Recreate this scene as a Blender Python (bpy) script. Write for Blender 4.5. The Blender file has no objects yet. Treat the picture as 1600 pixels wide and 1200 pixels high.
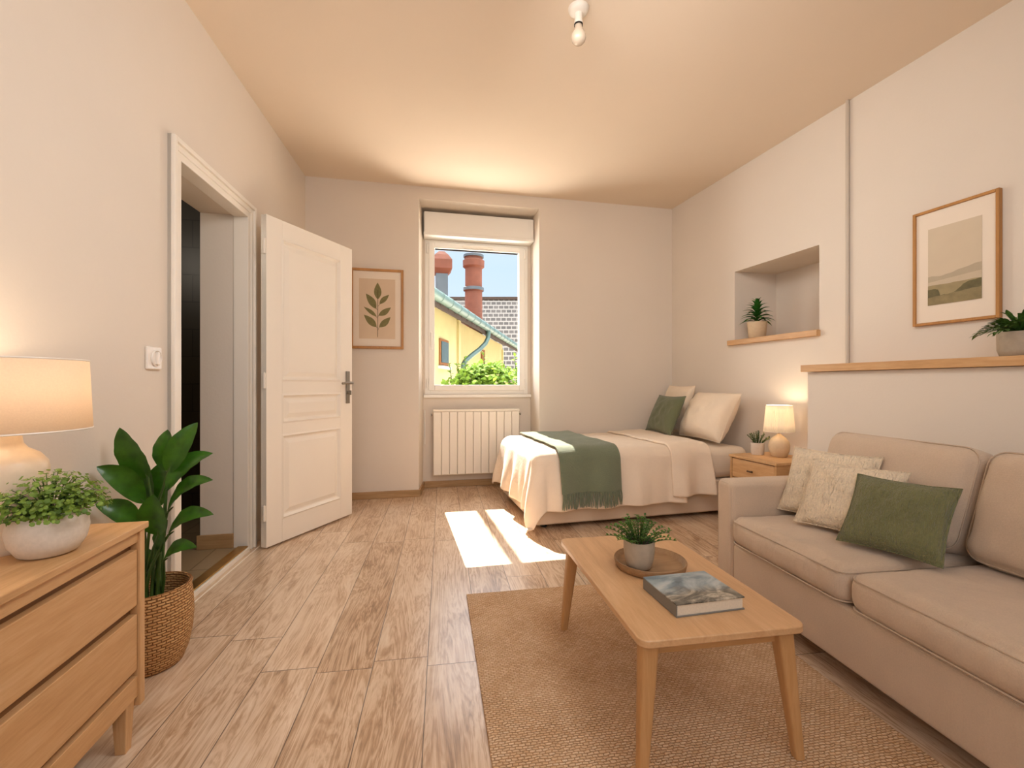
import bpy, bmesh, math, random
from mathutils import Vector, Matrix, noise
rnd = random.Random(7)
PI = math.pi
sc = bpy.context.scene
COL = sc.collection
PHI = math.radians(12.1)
CS, SN = math.cos(PHI), math.sin(PHI)
CAM_Z = 1.0
FPX = 700.0

def V(*a): return Vector(a)
def srgb(h):
    if isinstance(h, (tuple, list)):
        c = [x / 255 for x in h]
    else:
        c = [int(h[i:i + 2], 16) / 255 for i in (0, 2, 4)]
    return tuple(x / 12.92 if x <= .04045 else ((x + .055) / 1.055) ** 2.4 for x in c) + (1,)
def P(u, v, Z):                      # a surveyed point: bearing, height and distance
    X = (u - 800) / FPX * Z
    return V(X * CS + Z * SN, -X * SN + Z * CS, CAM_Z + (600 - v) / FPX * Z)

# ------------------------------------------------------------------ materials
def new_mat(name):
    m = bpy.data.materials.new(name); m.use_nodes = True
    nt = m.node_tree
    b = nt.nodes['Principled BSDF']
    return m, nt, b
def N(nt, t, **kw):
    n = nt.nodes.new(t)
    for k, v in kw.items():
        if k in n.inputs.keys() if hasattr(n.inputs, 'keys') else False:
            n.inputs[k].default_value = v
        else:
            setattr(n, k, v)
    return n
def L(nt, a, b): nt.links.new(a, b)
def coords(nt, scale=(1, 1, 1), rot=(0, 0, 0), kind='Object'):
    tc = N(nt, 'ShaderNodeTexCoord'); mp = N(nt, 'ShaderNodeMapping')
    mp.inputs['Scale'].default_value = scale; mp.inputs['Rotation'].default_value = rot
    L(nt, tc.outputs[kind], mp.inputs['Vector'])
    return mp.outputs['Vector']
def ramp(nt, fac, stops):
    r = N(nt, 'ShaderNodeValToRGB')
    el = r.color_ramp.elements
    while len(el) < len(stops): el.new(.5)
    for e, (p, c) in zip(el, stops):
        e.position = p; e.color = c
    L(nt, fac, r.inputs['Fac'])
    return r.outputs['Color']
def noise_tex(nt, vec, scale, detail=3, rough=.5, dist=0):
    n = N(nt, 'ShaderNodeTexNoise')
    n.inputs['Scale'].default_value = scale; n.inputs['Detail'].default_value = detail
    n.inputs['Roughness'].default_value = rough; n.inputs['Distortion'].default_value = dist
    L(nt, vec, n.inputs['Vector'])
    return n
def bump(nt, b, height, strength=.3, dist=.01):
    n = N(nt, 'ShaderNodeBump'); n.inputs['Strength'].default_value = strength; n.inputs['Distance'].default_value = dist
    L(nt, height, n.inputs['Height']); L(nt, n.outputs['Normal'], b.inputs['Normal'])
    return n
def mul(c, k): return (min(c[0] * k, 1), min(c[1] * k, 1), min(c[2] * k, 1), 1)

def plain(name, col, rough=.5, metal=0, vary=.06, nscale=12, bstr=0, bscale=60, spec=.5):
    m, nt, b = new_mat(name)
    c = srgb(col)
    vec = coords(nt)
    n = noise_tex(nt, vec, nscale, 4)
    L(nt, ramp(nt, n.outputs['Fac'], [(.3, mul(c, 1 - vary)), (.7, mul(c, 1 + vary))]), b.inputs['Base Color'])
    b.inputs['Roughness'].default_value = rough; b.inputs['Metallic'].default_value = metal
    b.inputs['Specular IOR Level'].default_value = spec
    if bstr:
        n2 = noise_tex(nt, vec, bscale, 5)
        bump(nt, b, n2.outputs['Fac'], bstr, .004)
    return m
def fabric(name, col, scale=700, bstr=.35, vary=.08, wr=0, sheen=.25, rough=.9, ribs=None):
    m, nt, b = new_mat(name)
    c = srgb(col); vec = coords(nt)
    n1 = noise_tex(nt, vec, 9, 3); n2 = noise_tex(nt, vec, scale * .45, 2)
    mx = N(nt, 'ShaderNodeMath', operation='MULTIPLY_ADD'); mx.inputs[1].default_value = .45
    L(nt, n1.outputs['Fac'], mx.inputs[0]); 
    m2 = N(nt, 'ShaderNodeMath', operation='MULTIPLY'); m2.inputs[1].default_value = .55
    L(nt, n2.outputs['Fac'], m2.inputs[0]); L(nt, m2.outputs[0], mx.inputs[2])
    L(nt, ramp(nt, mx.outputs[0], [(.3, mul(c, 1 - vary * 1.6)), (.7, mul(c, 1 + vary * 1.6))]), b.inputs['Base Color'])
    b.inputs['Roughness'].default_value = rough
    b.inputs['Sheen Weight'].default_value = sheen
    b.inputs['Specular IOR Level'].default_value = .2
    wx = N(nt, 'ShaderNodeTexWave', wave_type='BANDS', bands_direction='X'); wy = N(nt, 'ShaderNodeTexWave', wave_type='BANDS', bands_direction='Y')
    wz = N(nt, 'ShaderNodeTexWave', wave_type='BANDS', bands_direction='Z')
    add = None
    for w in (wx, wy, wz):
        w.inputs['Scale'].default_value = scale * .25; w.inputs['Distortion'].default_value = 1.5
        L(nt, vec, w.inputs['Vector'])
    a1 = N(nt, 'ShaderNodeMath', operation='ADD'); L(nt, wx.outputs['Fac'], a1.inputs[0]); L(nt, wy.outputs['Fac'], a1.inputs[1])
    a2 = N(nt, 'ShaderNodeMath', operation='ADD'); L(nt, a1.outputs[0], a2.inputs[0]); L(nt, wz.outputs['Fac'], a2.inputs[1])
    bp = bump(nt, b, a2.outputs[0], bstr, .0012)
    if wr:
        n3 = noise_tex(nt, coords(nt, scale=ribs) if ribs else vec, 1.0 if ribs else 22, 3, .5, 1.0 if ribs else 1.2)
        b2 = N(nt, 'ShaderNodeBump'); b2.inputs['Strength'].default_value = wr; b2.inputs['Distance'].default_value = .012
        L(nt, n3.outputs['Fac'], b2.inputs['Height']); L(nt, b2.outputs['Normal'], bp.inputs['Normal'])
    return m
def wood(name, dark, mid, light, axis='Y', scale=1.0, rough=.45, bstr=.08):
    m, nt, b = new_mat(name)
    sx = {'X': (1.2, 14, 14), 'Y': (14, 1.2, 14), 'Z': (14, 14, 1.2)}[axis]
    vec = coords(nt, tuple(s * scale for s in sx))
    n1 = noise_tex(nt, vec, 1.6, 6, .6, .9)
    vec2 = coords(nt, tuple(s * scale * 6 for s in sx))
    n2 = noise_tex(nt, vec2, 2.0, 3, .6, .2)
    mx = N(nt, 'ShaderNodeMath', operation='MULTIPLY_ADD'); mx.inputs[1].default_value = .68
    m2 = N(nt, 'ShaderNodeMath', operation='MULTIPLY'); m2.inputs[1].default_value = .32
    L(nt, n2.outputs['Fac'], m2.inputs[0]); L(nt, n1.outputs['Fac'], mx.inputs[0]); L(nt, m2.outputs[0], mx.inputs[2])
    L(nt, ramp(nt, mx.outputs[0], [(.30, srgb(dark)), (.5, srgb(mid)), (.72, srgb(light))]), b.inputs['Base Color'])
    b.inputs['Roughness'].default_value = rough
    bump(nt, b, mx.outputs[0], bstr, .003)
    return m
def leafmat(name, c1, c2, trans=.25, rough=.35):
    m, nt, b = new_mat(name)
    vec = coords(nt)
    n = noise_tex(nt, vec, 25, 3)
    L(nt, ramp(nt, n.outputs['Fac'], [(.3, srgb(c1)), (.7, srgb(c2))]), b.inputs['Base Color'])
    b.inputs['Roughness'].default_value = rough
    tr = N(nt, 'ShaderNodeBsdfTranslucent'); tr.inputs['Color'].default_value = srgb(c2)
    mx = N(nt, 'ShaderNodeMixShader'); mx.inputs[0].default_value = trans
    L(nt, b.outputs[0], mx.inputs[1]); L(nt, tr.outputs[0], mx.inputs[2])
    L(nt, mx.outputs[0], nt.nodes['Material Output'].inputs['Surface'])
    return m

def floor_mat():
    m, nt, b = new_mat('oak_laminate_planks')
    vec = coords(nt, rot=(0, 0, math.radians(3.3)))
    sp = N(nt, 'ShaderNodeSeparateXYZ'); L(nt, vec, sp.inputs[0])
    def M(op, a, bb=None, c=None):
        n = N(nt, 'ShaderNodeMath', operation=op)
        for i, x in enumerate((a, bb, c)):
            if x is None: continue
            if isinstance(x, (int, float)): n.inputs[i].default_value = x
            else: L(nt, x, n.inputs[i])
        return n.outputs[0]
    PW, PL = .19, 1.28
    xs = M('DIVIDE', M('ADD', sp.outputs['X'], 20.004), PW)
    ix = M('FLOOR', xs); fx = M('FRACT', xs)
    wn = N(nt, 'ShaderNodeTexWhiteNoise', noise_dimensions='1D'); L(nt, ix, wn.inputs['W'])
    ys = M('ADD', M('DIVIDE', sp.outputs['Y'], PL), M('MULTIPLY', wn.outputs['Value'], 7.3))
    iy = M('FLOOR', ys); fy = M('FRACT', ys)
    cid = N(nt, 'ShaderNodeCombineXYZ'); L(nt, ix, cid.inputs[0]); L(nt, iy, cid.inputs[1])
    wn2 = N(nt, 'ShaderNodeTexWhiteNoise', noise_dimensions='3D'); L(nt, cid.outputs[0], wn2.inputs['Vector'])
    # distance to joints in metres
    ex = M('MULTIPLY', M('MINIMUM', fx, M('SUBTRACT', 1, fx)), PW)
    ey = M('MULTIPLY', M('MINIMUM', fy, M('SUBTRACT', 1, fy)), PL)
    e = M('MINIMUM', ex, ey)
    gap = N(nt, 'ShaderNodeMapRange'); gap.inputs['From Min'].default_value = .0006; gap.inputs['From Max'].default_value = .0022
    L(nt, e, gap.inputs['Value'])
    # grain
    off = N(nt, 'ShaderNodeVectorMath', operation='SCALE'); L(nt, wn2.outputs['Color'], off.inputs[0]); off.inputs['Scale'].default_value = 30
    va = N(nt, 'ShaderNodeVectorMath', operation='ADD'); L(nt, vec, va.inputs[0]); L(nt, off.outputs[0], va.inputs[1])
    mp = N(nt, 'ShaderNodeMapping'); mp.inputs['Scale'].default_value = (9, .9, 1); L(nt, va.outputs[0], mp.inputs['Vector'])
    n1 = noise_tex(nt, mp.outputs[0], 1.3, 5, .6, 1.3)
    # cathedral rings: bands of the noise
    rings = M('FRACT', M('MULTIPLY', n1.outputs['Fac'], 9))
    ring = M('ABSOLUTE', M('SUBTRACT', rings, .5))
    mp2 = N(nt, 'ShaderNodeMapping'); mp2.inputs['Scale'].default_value = (90, 4, 1); L(nt, va.outputs[0], mp2.inputs['Vector'])
    n2 = noise_tex(nt, mp2.outputs[0], 1.5, 3, .6)
    mp3 = N(nt, 'ShaderNodeMapping'); mp3.inputs['Scale'].default_value = (7, 2.6, 1); L(nt, va.outputs[0], mp3.inputs['Vector'])
    n3 = noise_tex(nt, mp3.outputs[0], 1.2, 4, .6, .6)
    f = M('ADD', M('MULTIPLY', ring, .40), M('ADD', M('MULTIPLY', n2.outputs['Fac'], .34), M('MULTIPLY', n3.outputs['Fac'], .50)))
    f = M('ADD', f, M('MULTIPLY', M('SUBTRACT', wn2.outputs['Value'], .5), .13))
    c = ramp(nt, f, [(.26, srgb('86684d')), (.42, srgb('b99775')), (.58, srgb('d7bc9e')), (.85, srgb('ebd9c2'))])
    mx = N(nt, 'ShaderNodeMix', data_type='RGBA'); mx.inputs['A'].default_value = srgb('5d4733')
    L(nt, gap.outputs[0], mx.inputs['Factor']); L(nt, c, mx.inputs['B'])
    L(nt, mx.outputs['Result'], b.inputs['Base Color'])
    rr = N(nt, 'ShaderNodeMapRange'); rr.inputs['To Min'].default_value = .26; rr.inputs['To Max'].default_value = .36; b.inputs['Specular IOR Level'].default_value = .6; b.inputs['Coat Weight'].default_value = .7; b.inputs['Coat Roughness'].default_value = .2
    L(nt, n2.outputs['Fac'], rr.inputs['Value']); L(nt, rr.outputs[0], b.inputs['Roughness'])
    h = M('ADD', M('MULTIPLY', gap.outputs[0], 1.0), M('MULTIPLY', n2.outputs['Fac'], .12))
    bump(nt, b, h, .35, .0015)
    return m
def rug_mat():
    m, nt, b = new_mat('woven_jute')
    vec = coords(nt)
    d = noise_tex(nt, vec, 48, 3)
    vm = N(nt, 'ShaderNodeVectorMath', operation='MULTIPLY_ADD'); L(nt, d.outputs['Color'], vm.inputs[0])
    vm.inputs[1].default_value = (.016, .012, 0); L(nt, vec, vm.inputs[2])
    br = N(nt, 'ShaderNodeTexBrick'); br.offset = .5
    br.inputs['Scale'].default_value = 1; br.inputs['Brick Width'].default_value = .017; br.inputs['Row Height'].default_value = .0085
    br.inputs['Mortar Size'].default_value = .0022; br.inputs['Mortar Smooth'].default_value = 1.0
    L(nt, vm.outputs[0], br.inputs['Vector'])
    br.inputs['Color1'].default_value = (1, 1, 1, 1); br.inputs['Color2'].default_value = (.6, .6, .6, 1); br.inputs['Mortar'].default_value = (.12, .12, .12, 1)
    n1 = noise_tex(nt, vec, 5, 4, .6); n2 = noise_tex(nt, vec, 420, 2)
    rgb = N(nt, 'ShaderNodeRGBToBW'); L(nt, br.outputs['Color'], rgb.inputs[0])
    a = N(nt, 'ShaderNodeMath', operation='MULTIPLY_ADD'); a.inputs[1].default_value = .55; L(nt, rgb.outputs[0], a.inputs[0])
    s = N(nt, 'ShaderNodeMath', operation='MULTIPLY'); s.inputs[1].default_value = .5; L(nt, n1.outputs['Fac'], s.inputs[0]); L(nt, s.outputs[0], a.inputs[2])
    L(nt, ramp(nt, a.outputs[0], [(.15, srgb('8f6c49')), (.5, srgb('cba47c')), (.85, srgb('e6c8a6'))]), b.inputs['Base Color'])
    b.inputs['Roughness'].default_value = .95; b.inputs['Specular IOR Level'].default_value = .1
    h = N(nt, 'ShaderNodeMath', operation='MULTIPLY_ADD'); h.inputs[1].default_value = .25; L(nt, n2.outputs['Fac'], h.inputs[0]); L(nt, rgb.outputs[0], h.inputs[2])
    bump(nt, b, h.outputs[0], .9, .004)
    return m
def basket_mat():
    m, nt, b = new_mat('woven_seagrass')
    tc = N(nt, 'ShaderNodeTexCoord'); sp = N(nt, 'ShaderNodeSeparateXYZ'); L(nt, tc.outputs['Object'], sp.inputs[0])
    at = N(nt, 'ShaderNodeMath', operation='ARCTAN2'); L(nt, sp.outputs['Y'], at.inputs[0]); L(nt, sp.outputs['X'], at.inputs[1])
    cb = N(nt, 'ShaderNodeCombineXYZ'); ml = N(nt, 'ShaderNodeMath', operation='MULTIPLY'); ml.inputs[1].default_value = .125
    L(nt, at.outputs[0], ml.inputs[0]); L(nt, ml.outputs[0], cb.inputs[0]); L(nt, sp.outputs['Z'], cb.inputs[1])
    n0 = noise_tex(nt, cb.outputs[0], 40, 2)
    vm = N(nt, 'ShaderNodeVectorMath', operation='MULTIPLY_ADD'); L(nt, n0.outputs['Color'], vm.inputs[0]); vm.inputs[1].default_value = (.012, .007, 0); L(nt, cb.outputs[0], vm.inputs[2])
    br = N(nt, 'ShaderNodeTexBrick'); br.offset = .5
    br.inputs['Scale'].default_value = 1; br.inputs['Brick Width'].default_value = .026; br.inputs['Row Height'].default_value = .0095
    br.inputs['Mortar Size'].default_value = .0026; br.inputs['Mortar Smooth'].default_value = 1
    br.inputs['Color1'].default_value = (1, 1, 1, 1); br.inputs['Color2'].default_value = (.65, .65, .65, 1); br.inputs['Mortar'].default_value = (0, 0, 0, 1)
    L(nt, vm.outputs[0], br.inputs['Vector'])
    L(nt, ramp(nt, br.outputs['Color'], [(0, srgb('7a5026')), (.5, srgb('b8854e')), (1, srgb('dbae76'))]), b.inputs['Base Color'])
    b.inputs['Roughness'].default_value = .8
    bump(nt, b, br.outputs['Color'], .9, .005)
    return m
def shade_mat(name, col, emit, estr, pleat=False):
    m, nt, b = new_mat(name)
    vec = coords(nt)
    n = noise_tex(nt, vec, 300, 2)
    c = srgb(col)
    L(nt, ramp(nt, n.outputs['Fac'], [(.3, mul(c, .93)), (.7, mul(c, 1.05))]), b.inputs['Base Color'])
    b.inputs['Roughness'].default_value = .9
    if pleat:
        tc = N(nt, 'ShaderNodeTexCoord'); sp = N(nt, 'ShaderNodeSeparateXYZ'); L(nt, tc.outputs['Object'], sp.inputs[0])
        at = N(nt, 'ShaderNodeMath', operation='ARCTAN2'); L(nt, sp.outputs['Y'], at.inputs[0]); L(nt, sp.outputs['X'], at.inputs[1])
        s = N(nt, 'ShaderNodeMath', operation='MULTIPLY'); s.inputs[1].default_value = 56; L(nt, at.outputs[0], s.inputs[0])
        sn = N(nt, 'ShaderNodeMath', operation='SINE'); L(nt, s.outputs[0], sn.inputs[0])
        bump(nt, b, sn.outputs[0], .6, .003)
    b.inputs['Emission Color'].default_value = srgb(emit); b.inputs['Emission Strength'].default_value = estr
    tr = N(nt, 'ShaderNodeBsdfTranslucent'); tr.inputs['Color'].default_value = c
    mx = N(nt, 'ShaderNodeMixShader'); mx.inputs[0].default_value = .5
    L(nt, b.outputs[0], mx.inputs[1]); L(nt, tr.outputs[0], mx.inputs[2])
    L(nt, mx.outputs[0], nt.nodes['Material Output'].inputs['Surface'])
    return m
def glass_mat():
    m, nt, b = new_mat('window_glass')
    g = N(nt, 'ShaderNodeBsdfGlossy'); g.inputs['Roughness'].default_value = .02
    t = N(nt, 'ShaderNodeBsdfTransparent'); fr = N(nt, 'ShaderNodeFresnel'); fr.inputs['IOR'].default_value = 1.07
    mx = N(nt, 'ShaderNodeMixShader'); L(nt, fr.outputs[0], mx.inputs[0]); L(nt, t.outputs[0], mx.inputs[1]); L(nt, g.outputs[0], mx.inputs[2])
    L(nt, mx.outputs[0], nt.nodes['Material Output'].inputs['Surface'])
    return m
def tile_mat(name, c1, c2, mortar, bw, rh, ms, rough=.5, axes='XY'):
    m, nt, b = new_mat(name)
    rot = {'XY': (0, 0, 0), 'XZ': (PI / 2, 0, 0)}[axes]
    vec = coords(nt, rot=rot)
    br = N(nt, 'ShaderNodeTexBrick'); br.inputs['Scale'].default_value = 1
    br.inputs['Brick Width'].default_value = bw; br.inputs['Row Height'].default_value = rh; br.inputs['Mortar Size'].default_value = ms
    br.inputs['Color1'].default_value = srgb(c1); br.inputs['Color2'].default_value = srgb(c2); br.inputs['Mortar'].default_value = srgb(mortar)
    L(nt, vec, br.inputs['Vector']); L(nt, br.outputs['Color'], b.inputs['Base Color'])
    b.inputs['Roughness'].default_value = rough
    bump(nt, b, br.outputs['Fac'], .4, -.01)
    return m
def book_mat():
    m, nt, b = new_mat('book_cover_photo')
    vec = coords(nt, scale=(5, 7, 5))
    n = noise_tex(nt, vec, 1.1, 5, .55, 1.6)
    sky = ramp(nt, n.outputs['Fac'], [(.3, srgb('4d5a5e')), (.45, srgb('7c8c93')), (.58, srgb('a9b3b4')), (.75, srgb('c9c6bc'))])
    n2 = noise_tex(nt, coords(nt, scale=(9, 14, 1)), 1.2, 5, .6, 2.2)
    land = ramp(nt, n2.outputs['Fac'], [(.35, srgb('3a3a33')), (.5, srgb('7d776a')), (.62, srgb('b5ab98')), (.8, srgb('d9d2c2'))])
    tc = N(nt, 'ShaderNodeTexCoord'); sp = N(nt, 'ShaderNodeSeparateXYZ'); L(nt, tc.outputs['Object'], sp.inputs[0])
    a = N(nt, 'ShaderNodeMath', operation='MULTIPLY_ADD'); a.inputs[1].default_value = .09; L(nt, n.outputs['Fac'], a.inputs[0]); L(nt, sp.outputs['Y'], a.inputs[2])
    mr = N(nt, 'ShaderNodeMapRange'); mr.inputs['From Min'].default_value = .005; mr.inputs['From Max'].default_value = .05; L(nt, a.outputs[0], mr.inputs['Value'])
    mx = N(nt, 'ShaderNodeMix', data_type='RGBA'); L(nt, mr.outputs[0], mx.inputs['Factor']); L(nt, land, mx.inputs['A']); L(nt, sky, mx.inputs['B'])
    L(nt, mx.outputs['Result'], b.inputs['Base Color'])
    b.inputs['Roughness'].default_value = .3
    return m

M_ = {}
M_['wall'] = plain('wall_plaster', (222, 211, 197), .85, vary=.015, nscale=2, bstr=.12, bscale=90, spec=.2)
M_['ceil'] = plain('ceiling_plaster', (228, 211, 190), .9, vary=.01, nscale=2, bstr=.05, bscale=60, spec=.2)
M_['reveal'] = plain('reveal_plaster', (205, 196, 182), .85, vary=.02, nscale=3, bstr=.1, bscale=90, spec=.2)
M_['floor'] = floor_mat()
M_['white'] = plain('white_paint', (236, 228, 215), .4, vary=.01, nscale=3, bstr=.03, bscale=150)
M_['pvc'] = plain('white_pvc', (240, 236, 228), .35, vary=.01, nscale=2)
M_['enamel'] = plain('radiator_enamel', (238, 230, 216), .4, vary=.01, nscale=2)
M_['switch'] = plain('switch_plastic', (238, 230, 220), .35, vary=.01)
M_['base'] = wood('baseboard_oak', '94744e', 'a8865c', 'bb9a70', 'X')
M_['oak_x'] = wood('light_oak_x', 'b68a58', 'c89c6a', 'd6ae80', 'X')
M_['oak_y'] = wood('light_oak_y', 'b68a58', 'c89c6a', 'd6ae80', 'Y')
M_['oak_z'] = wood('light_oak_z', 'b68a58', 'c89c6a', 'd6ae80', 'Z')
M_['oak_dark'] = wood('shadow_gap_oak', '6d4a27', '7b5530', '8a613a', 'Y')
M_['table_y'] = wood('table_oak_y', 'be9266', 'cda274', 'dab286', 'Y', rough=.3)
M_['table_z'] = wood('table_oak_z', 'b08250', 'bf915d', 'cb9f6d', 'Z', rough=.45)
M_['table_x'] = wood('table_oak_x', 'b08250', 'bf915d', 'cb9f6d', 'X', rough=.45)
M_['tray'] = wood('tray_wood', '84623f', '9a7650', 'ab8760', 'X', rough=.5)
M_['rug'] = rug_mat()
M_['basket'] = basket_mat()
M_['sofa'] = fabric('sofa_linen', (205, 183, 159), 520, .35, .05, wr=.12)
M_['piping'] = fabric('sofa_piping', (198, 176, 152), 520, .3, .04)
M_['knit'] = fabric('cream_textured_knit', (232, 213, 184), 260, .6, .10, wr=.9, ribs=(95, 24, 95))
M_['green'] = fabric('olive_green_weave', (116, 116, 78), 300, .5, .10, wr=.8, ribs=(120, 30, 120))
M_['bedgreen'] = fabric('sage_cushion_cotton', (108, 112, 82), 500, .35, .07, wr=.15)
M_['throw'] = fabric('sage_wool', (116, 123, 98), 420, .55, .08, wr=.1)
M_['duvet'] = fabric('cream_cotton_duvet', (232, 214, 192), 800, .15, .03, wr=.22, sheen=.15)
M_['sheet'] = fabric('cream_sheet', (232, 215, 193), 800, .12, .03, wr=.1, sheen=.1)
M_['pillow'] = fabric('cream_pillowcase', (232, 214, 190), 800, .15, .03, wr=.2, sheen=.15)
M_['bedbase'] = fabric('beige_bed_base', (216, 196, 172), 600, .3, .04)
M_['brass'] = plain('brass_strip', (190, 150, 80), .35, 1.0, vary=.08)
M_['chrome'] = plain('satin_nickel', (150, 142, 130), .35, 1.0, vary=.04)
M_['bronze'] = plain('bronze_pull', (88, 64, 42), .45, .7, vary=.06)
M_['ceramic'] = plain('speckled_ceramic', (214, 203, 188), .5, vary=.05, nscale=140, bstr=.05)
M_['ceramic_lamp'] = plain('cream_ceramic_lamp', (226, 205, 178), .35, vary=.03, nscale=90)
M_['ceramic_sand'] = plain('sand_ceramic', (208, 184, 150), .6, vary=.04, nscale=60)
M_['ceramic_grey'] = plain('grey_stoneware', (176, 162, 142), .55, vary=.06, nscale=50, bstr=.08)
M_['soil'] = plain('potting_soil', (52, 38, 26), 1, vary=.3, nscale=80, bstr=.8, bscale=120)
M_['leaf_big'] = leafmat('glossy_green_leaf', '23480f', '3f7219', .2, .3)
M_['leaf_lime'] = leafmat('small_round_leaf', '4a6a1a', '86a338', .3, .5)
M_['leaf_fern'] = leafmat('sprig_leaf', '2f5217', '5f8b33', .25, .5)
M_['leaf_dark'] = leafmat('dark_rosette_leaf', '24521c', '44822f', .15, .35)
M_['leaf_mantel'] = leafmat('mantel_leaf', '2c5016', '587e36', .2, .4)
M_['leaf_sage'] = leafmat('grey_green_leaf', '4d5a2f', '7d8a52', .2, .6)
M_['leaf_vine'] = leafmat('sunlit_vine_leaf', '4f7014', '7c9a30', .25, .9)
M_['stem'] = plain('plant_stem', (62, 92, 34), .5, vary=.1)
M_['shade'] = shade_mat('linen_lampshade', (236, 220, 198), (255, 214, 168), .22)
M_['shade_p'] = shade_mat('pleated_lampshade', (246, 236, 218), (255, 226, 186), .28, True)
M_['frame'] = wood('oak_picture_frame', '9c6a30', 'b17d3f', 'c08c4c', 'Z')
M_['mat'] = plain('picture_mat', (232, 218, 200), .8, vary=.01)
M_['paper'] = plain('print_paper', (214, 191, 163), .85, vary=.015)
M_['print_leaf'] = plain('printed_leaf', (124, 117, 74), .85, vary=.12, nscale=60)
M_['print_stem'] = plain('printed_stem', (96, 80, 52), .85, vary=.05)
M_['l_sky'] = plain('print_sky', (206, 190, 165), .8, vary=.02)
M_['l_hill'] = plain('print_far_hill', (180, 166, 142), .8, vary=.04)
M_['l_hill2'] = plain('print_mist', (197, 182, 157), .8, vary=.03)
M_['l_field'] = plain('print_field', (158, 143, 106), .8, vary=.1, nscale=20)
M_['l_bush'] = plain('print_bush', (104, 97, 66), .8, vary=.15, nscale=40)
M_['l_fore'] = plain('print_foreground', (140, 126, 90), .8, vary=.16, nscale=30)
M_['pages'] = plain('book_pages', (222, 210, 188), .8, vary=.05, nscale=200)
M_['cover'] = book_mat()
M_['cover_edge'] = plain('book_board', (120, 118, 112), .4, vary=.04)
M_['bulb'] = plain('opal_bulb', (206, 188, 166), .15, vary=.01)
M_['bulb_on'] = plain('lit_bulb_glass', (255, 235, 205), .3, vary=.01)
M_['black'] = plain('dark_gap', (30, 24, 18), .8, vary=.05)
M_['glass'] = glass_mat()
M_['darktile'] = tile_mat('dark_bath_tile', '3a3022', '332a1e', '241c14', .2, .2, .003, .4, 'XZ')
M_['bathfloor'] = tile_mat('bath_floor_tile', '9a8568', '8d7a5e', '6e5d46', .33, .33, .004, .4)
M_['yellow'] = plain('yellow_render', (195, 183, 130), .9, vary=.04, nscale=3, bstr=.2, bscale=30)
M_['zinc'] = plain('green_zinc_gutter', (92, 116, 110), .45, .15, vary=.08, nscale=4)
M_['terra'] = plain('terracotta', (124, 74, 54), .8, vary=.12, nscale=6, bstr=.3, bscale=20)
M_['metal_grey'] = plain('galvanised_metal', (105, 113, 117), .4, .4, vary=.1, nscale=5)
M_['darkwood'] = plain('dark_eave_timber', (70, 54, 44), .8, vary=.15)
M_['rtile'] = plain('red_roof_tile', (104, 71, 55), .85, vary=.15, nscale=12, bstr=.4, bscale=20)
M_['slate'] = tile_mat('slate_roof', '4d4844', '5f5853', '948d85', .30, .15, .025, .8)
M_['ground'] = plain('garden_ground', (206, 194, 178), .95, vary=.08, nscale=3)
M_['ochre'] = plain('ochre_shutter', (136, 86, 41), .8, vary=.1)
M_['darkglass'] = plain('dark_pane', (60, 76, 70), .1, vary=.2, nscale=8)

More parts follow.
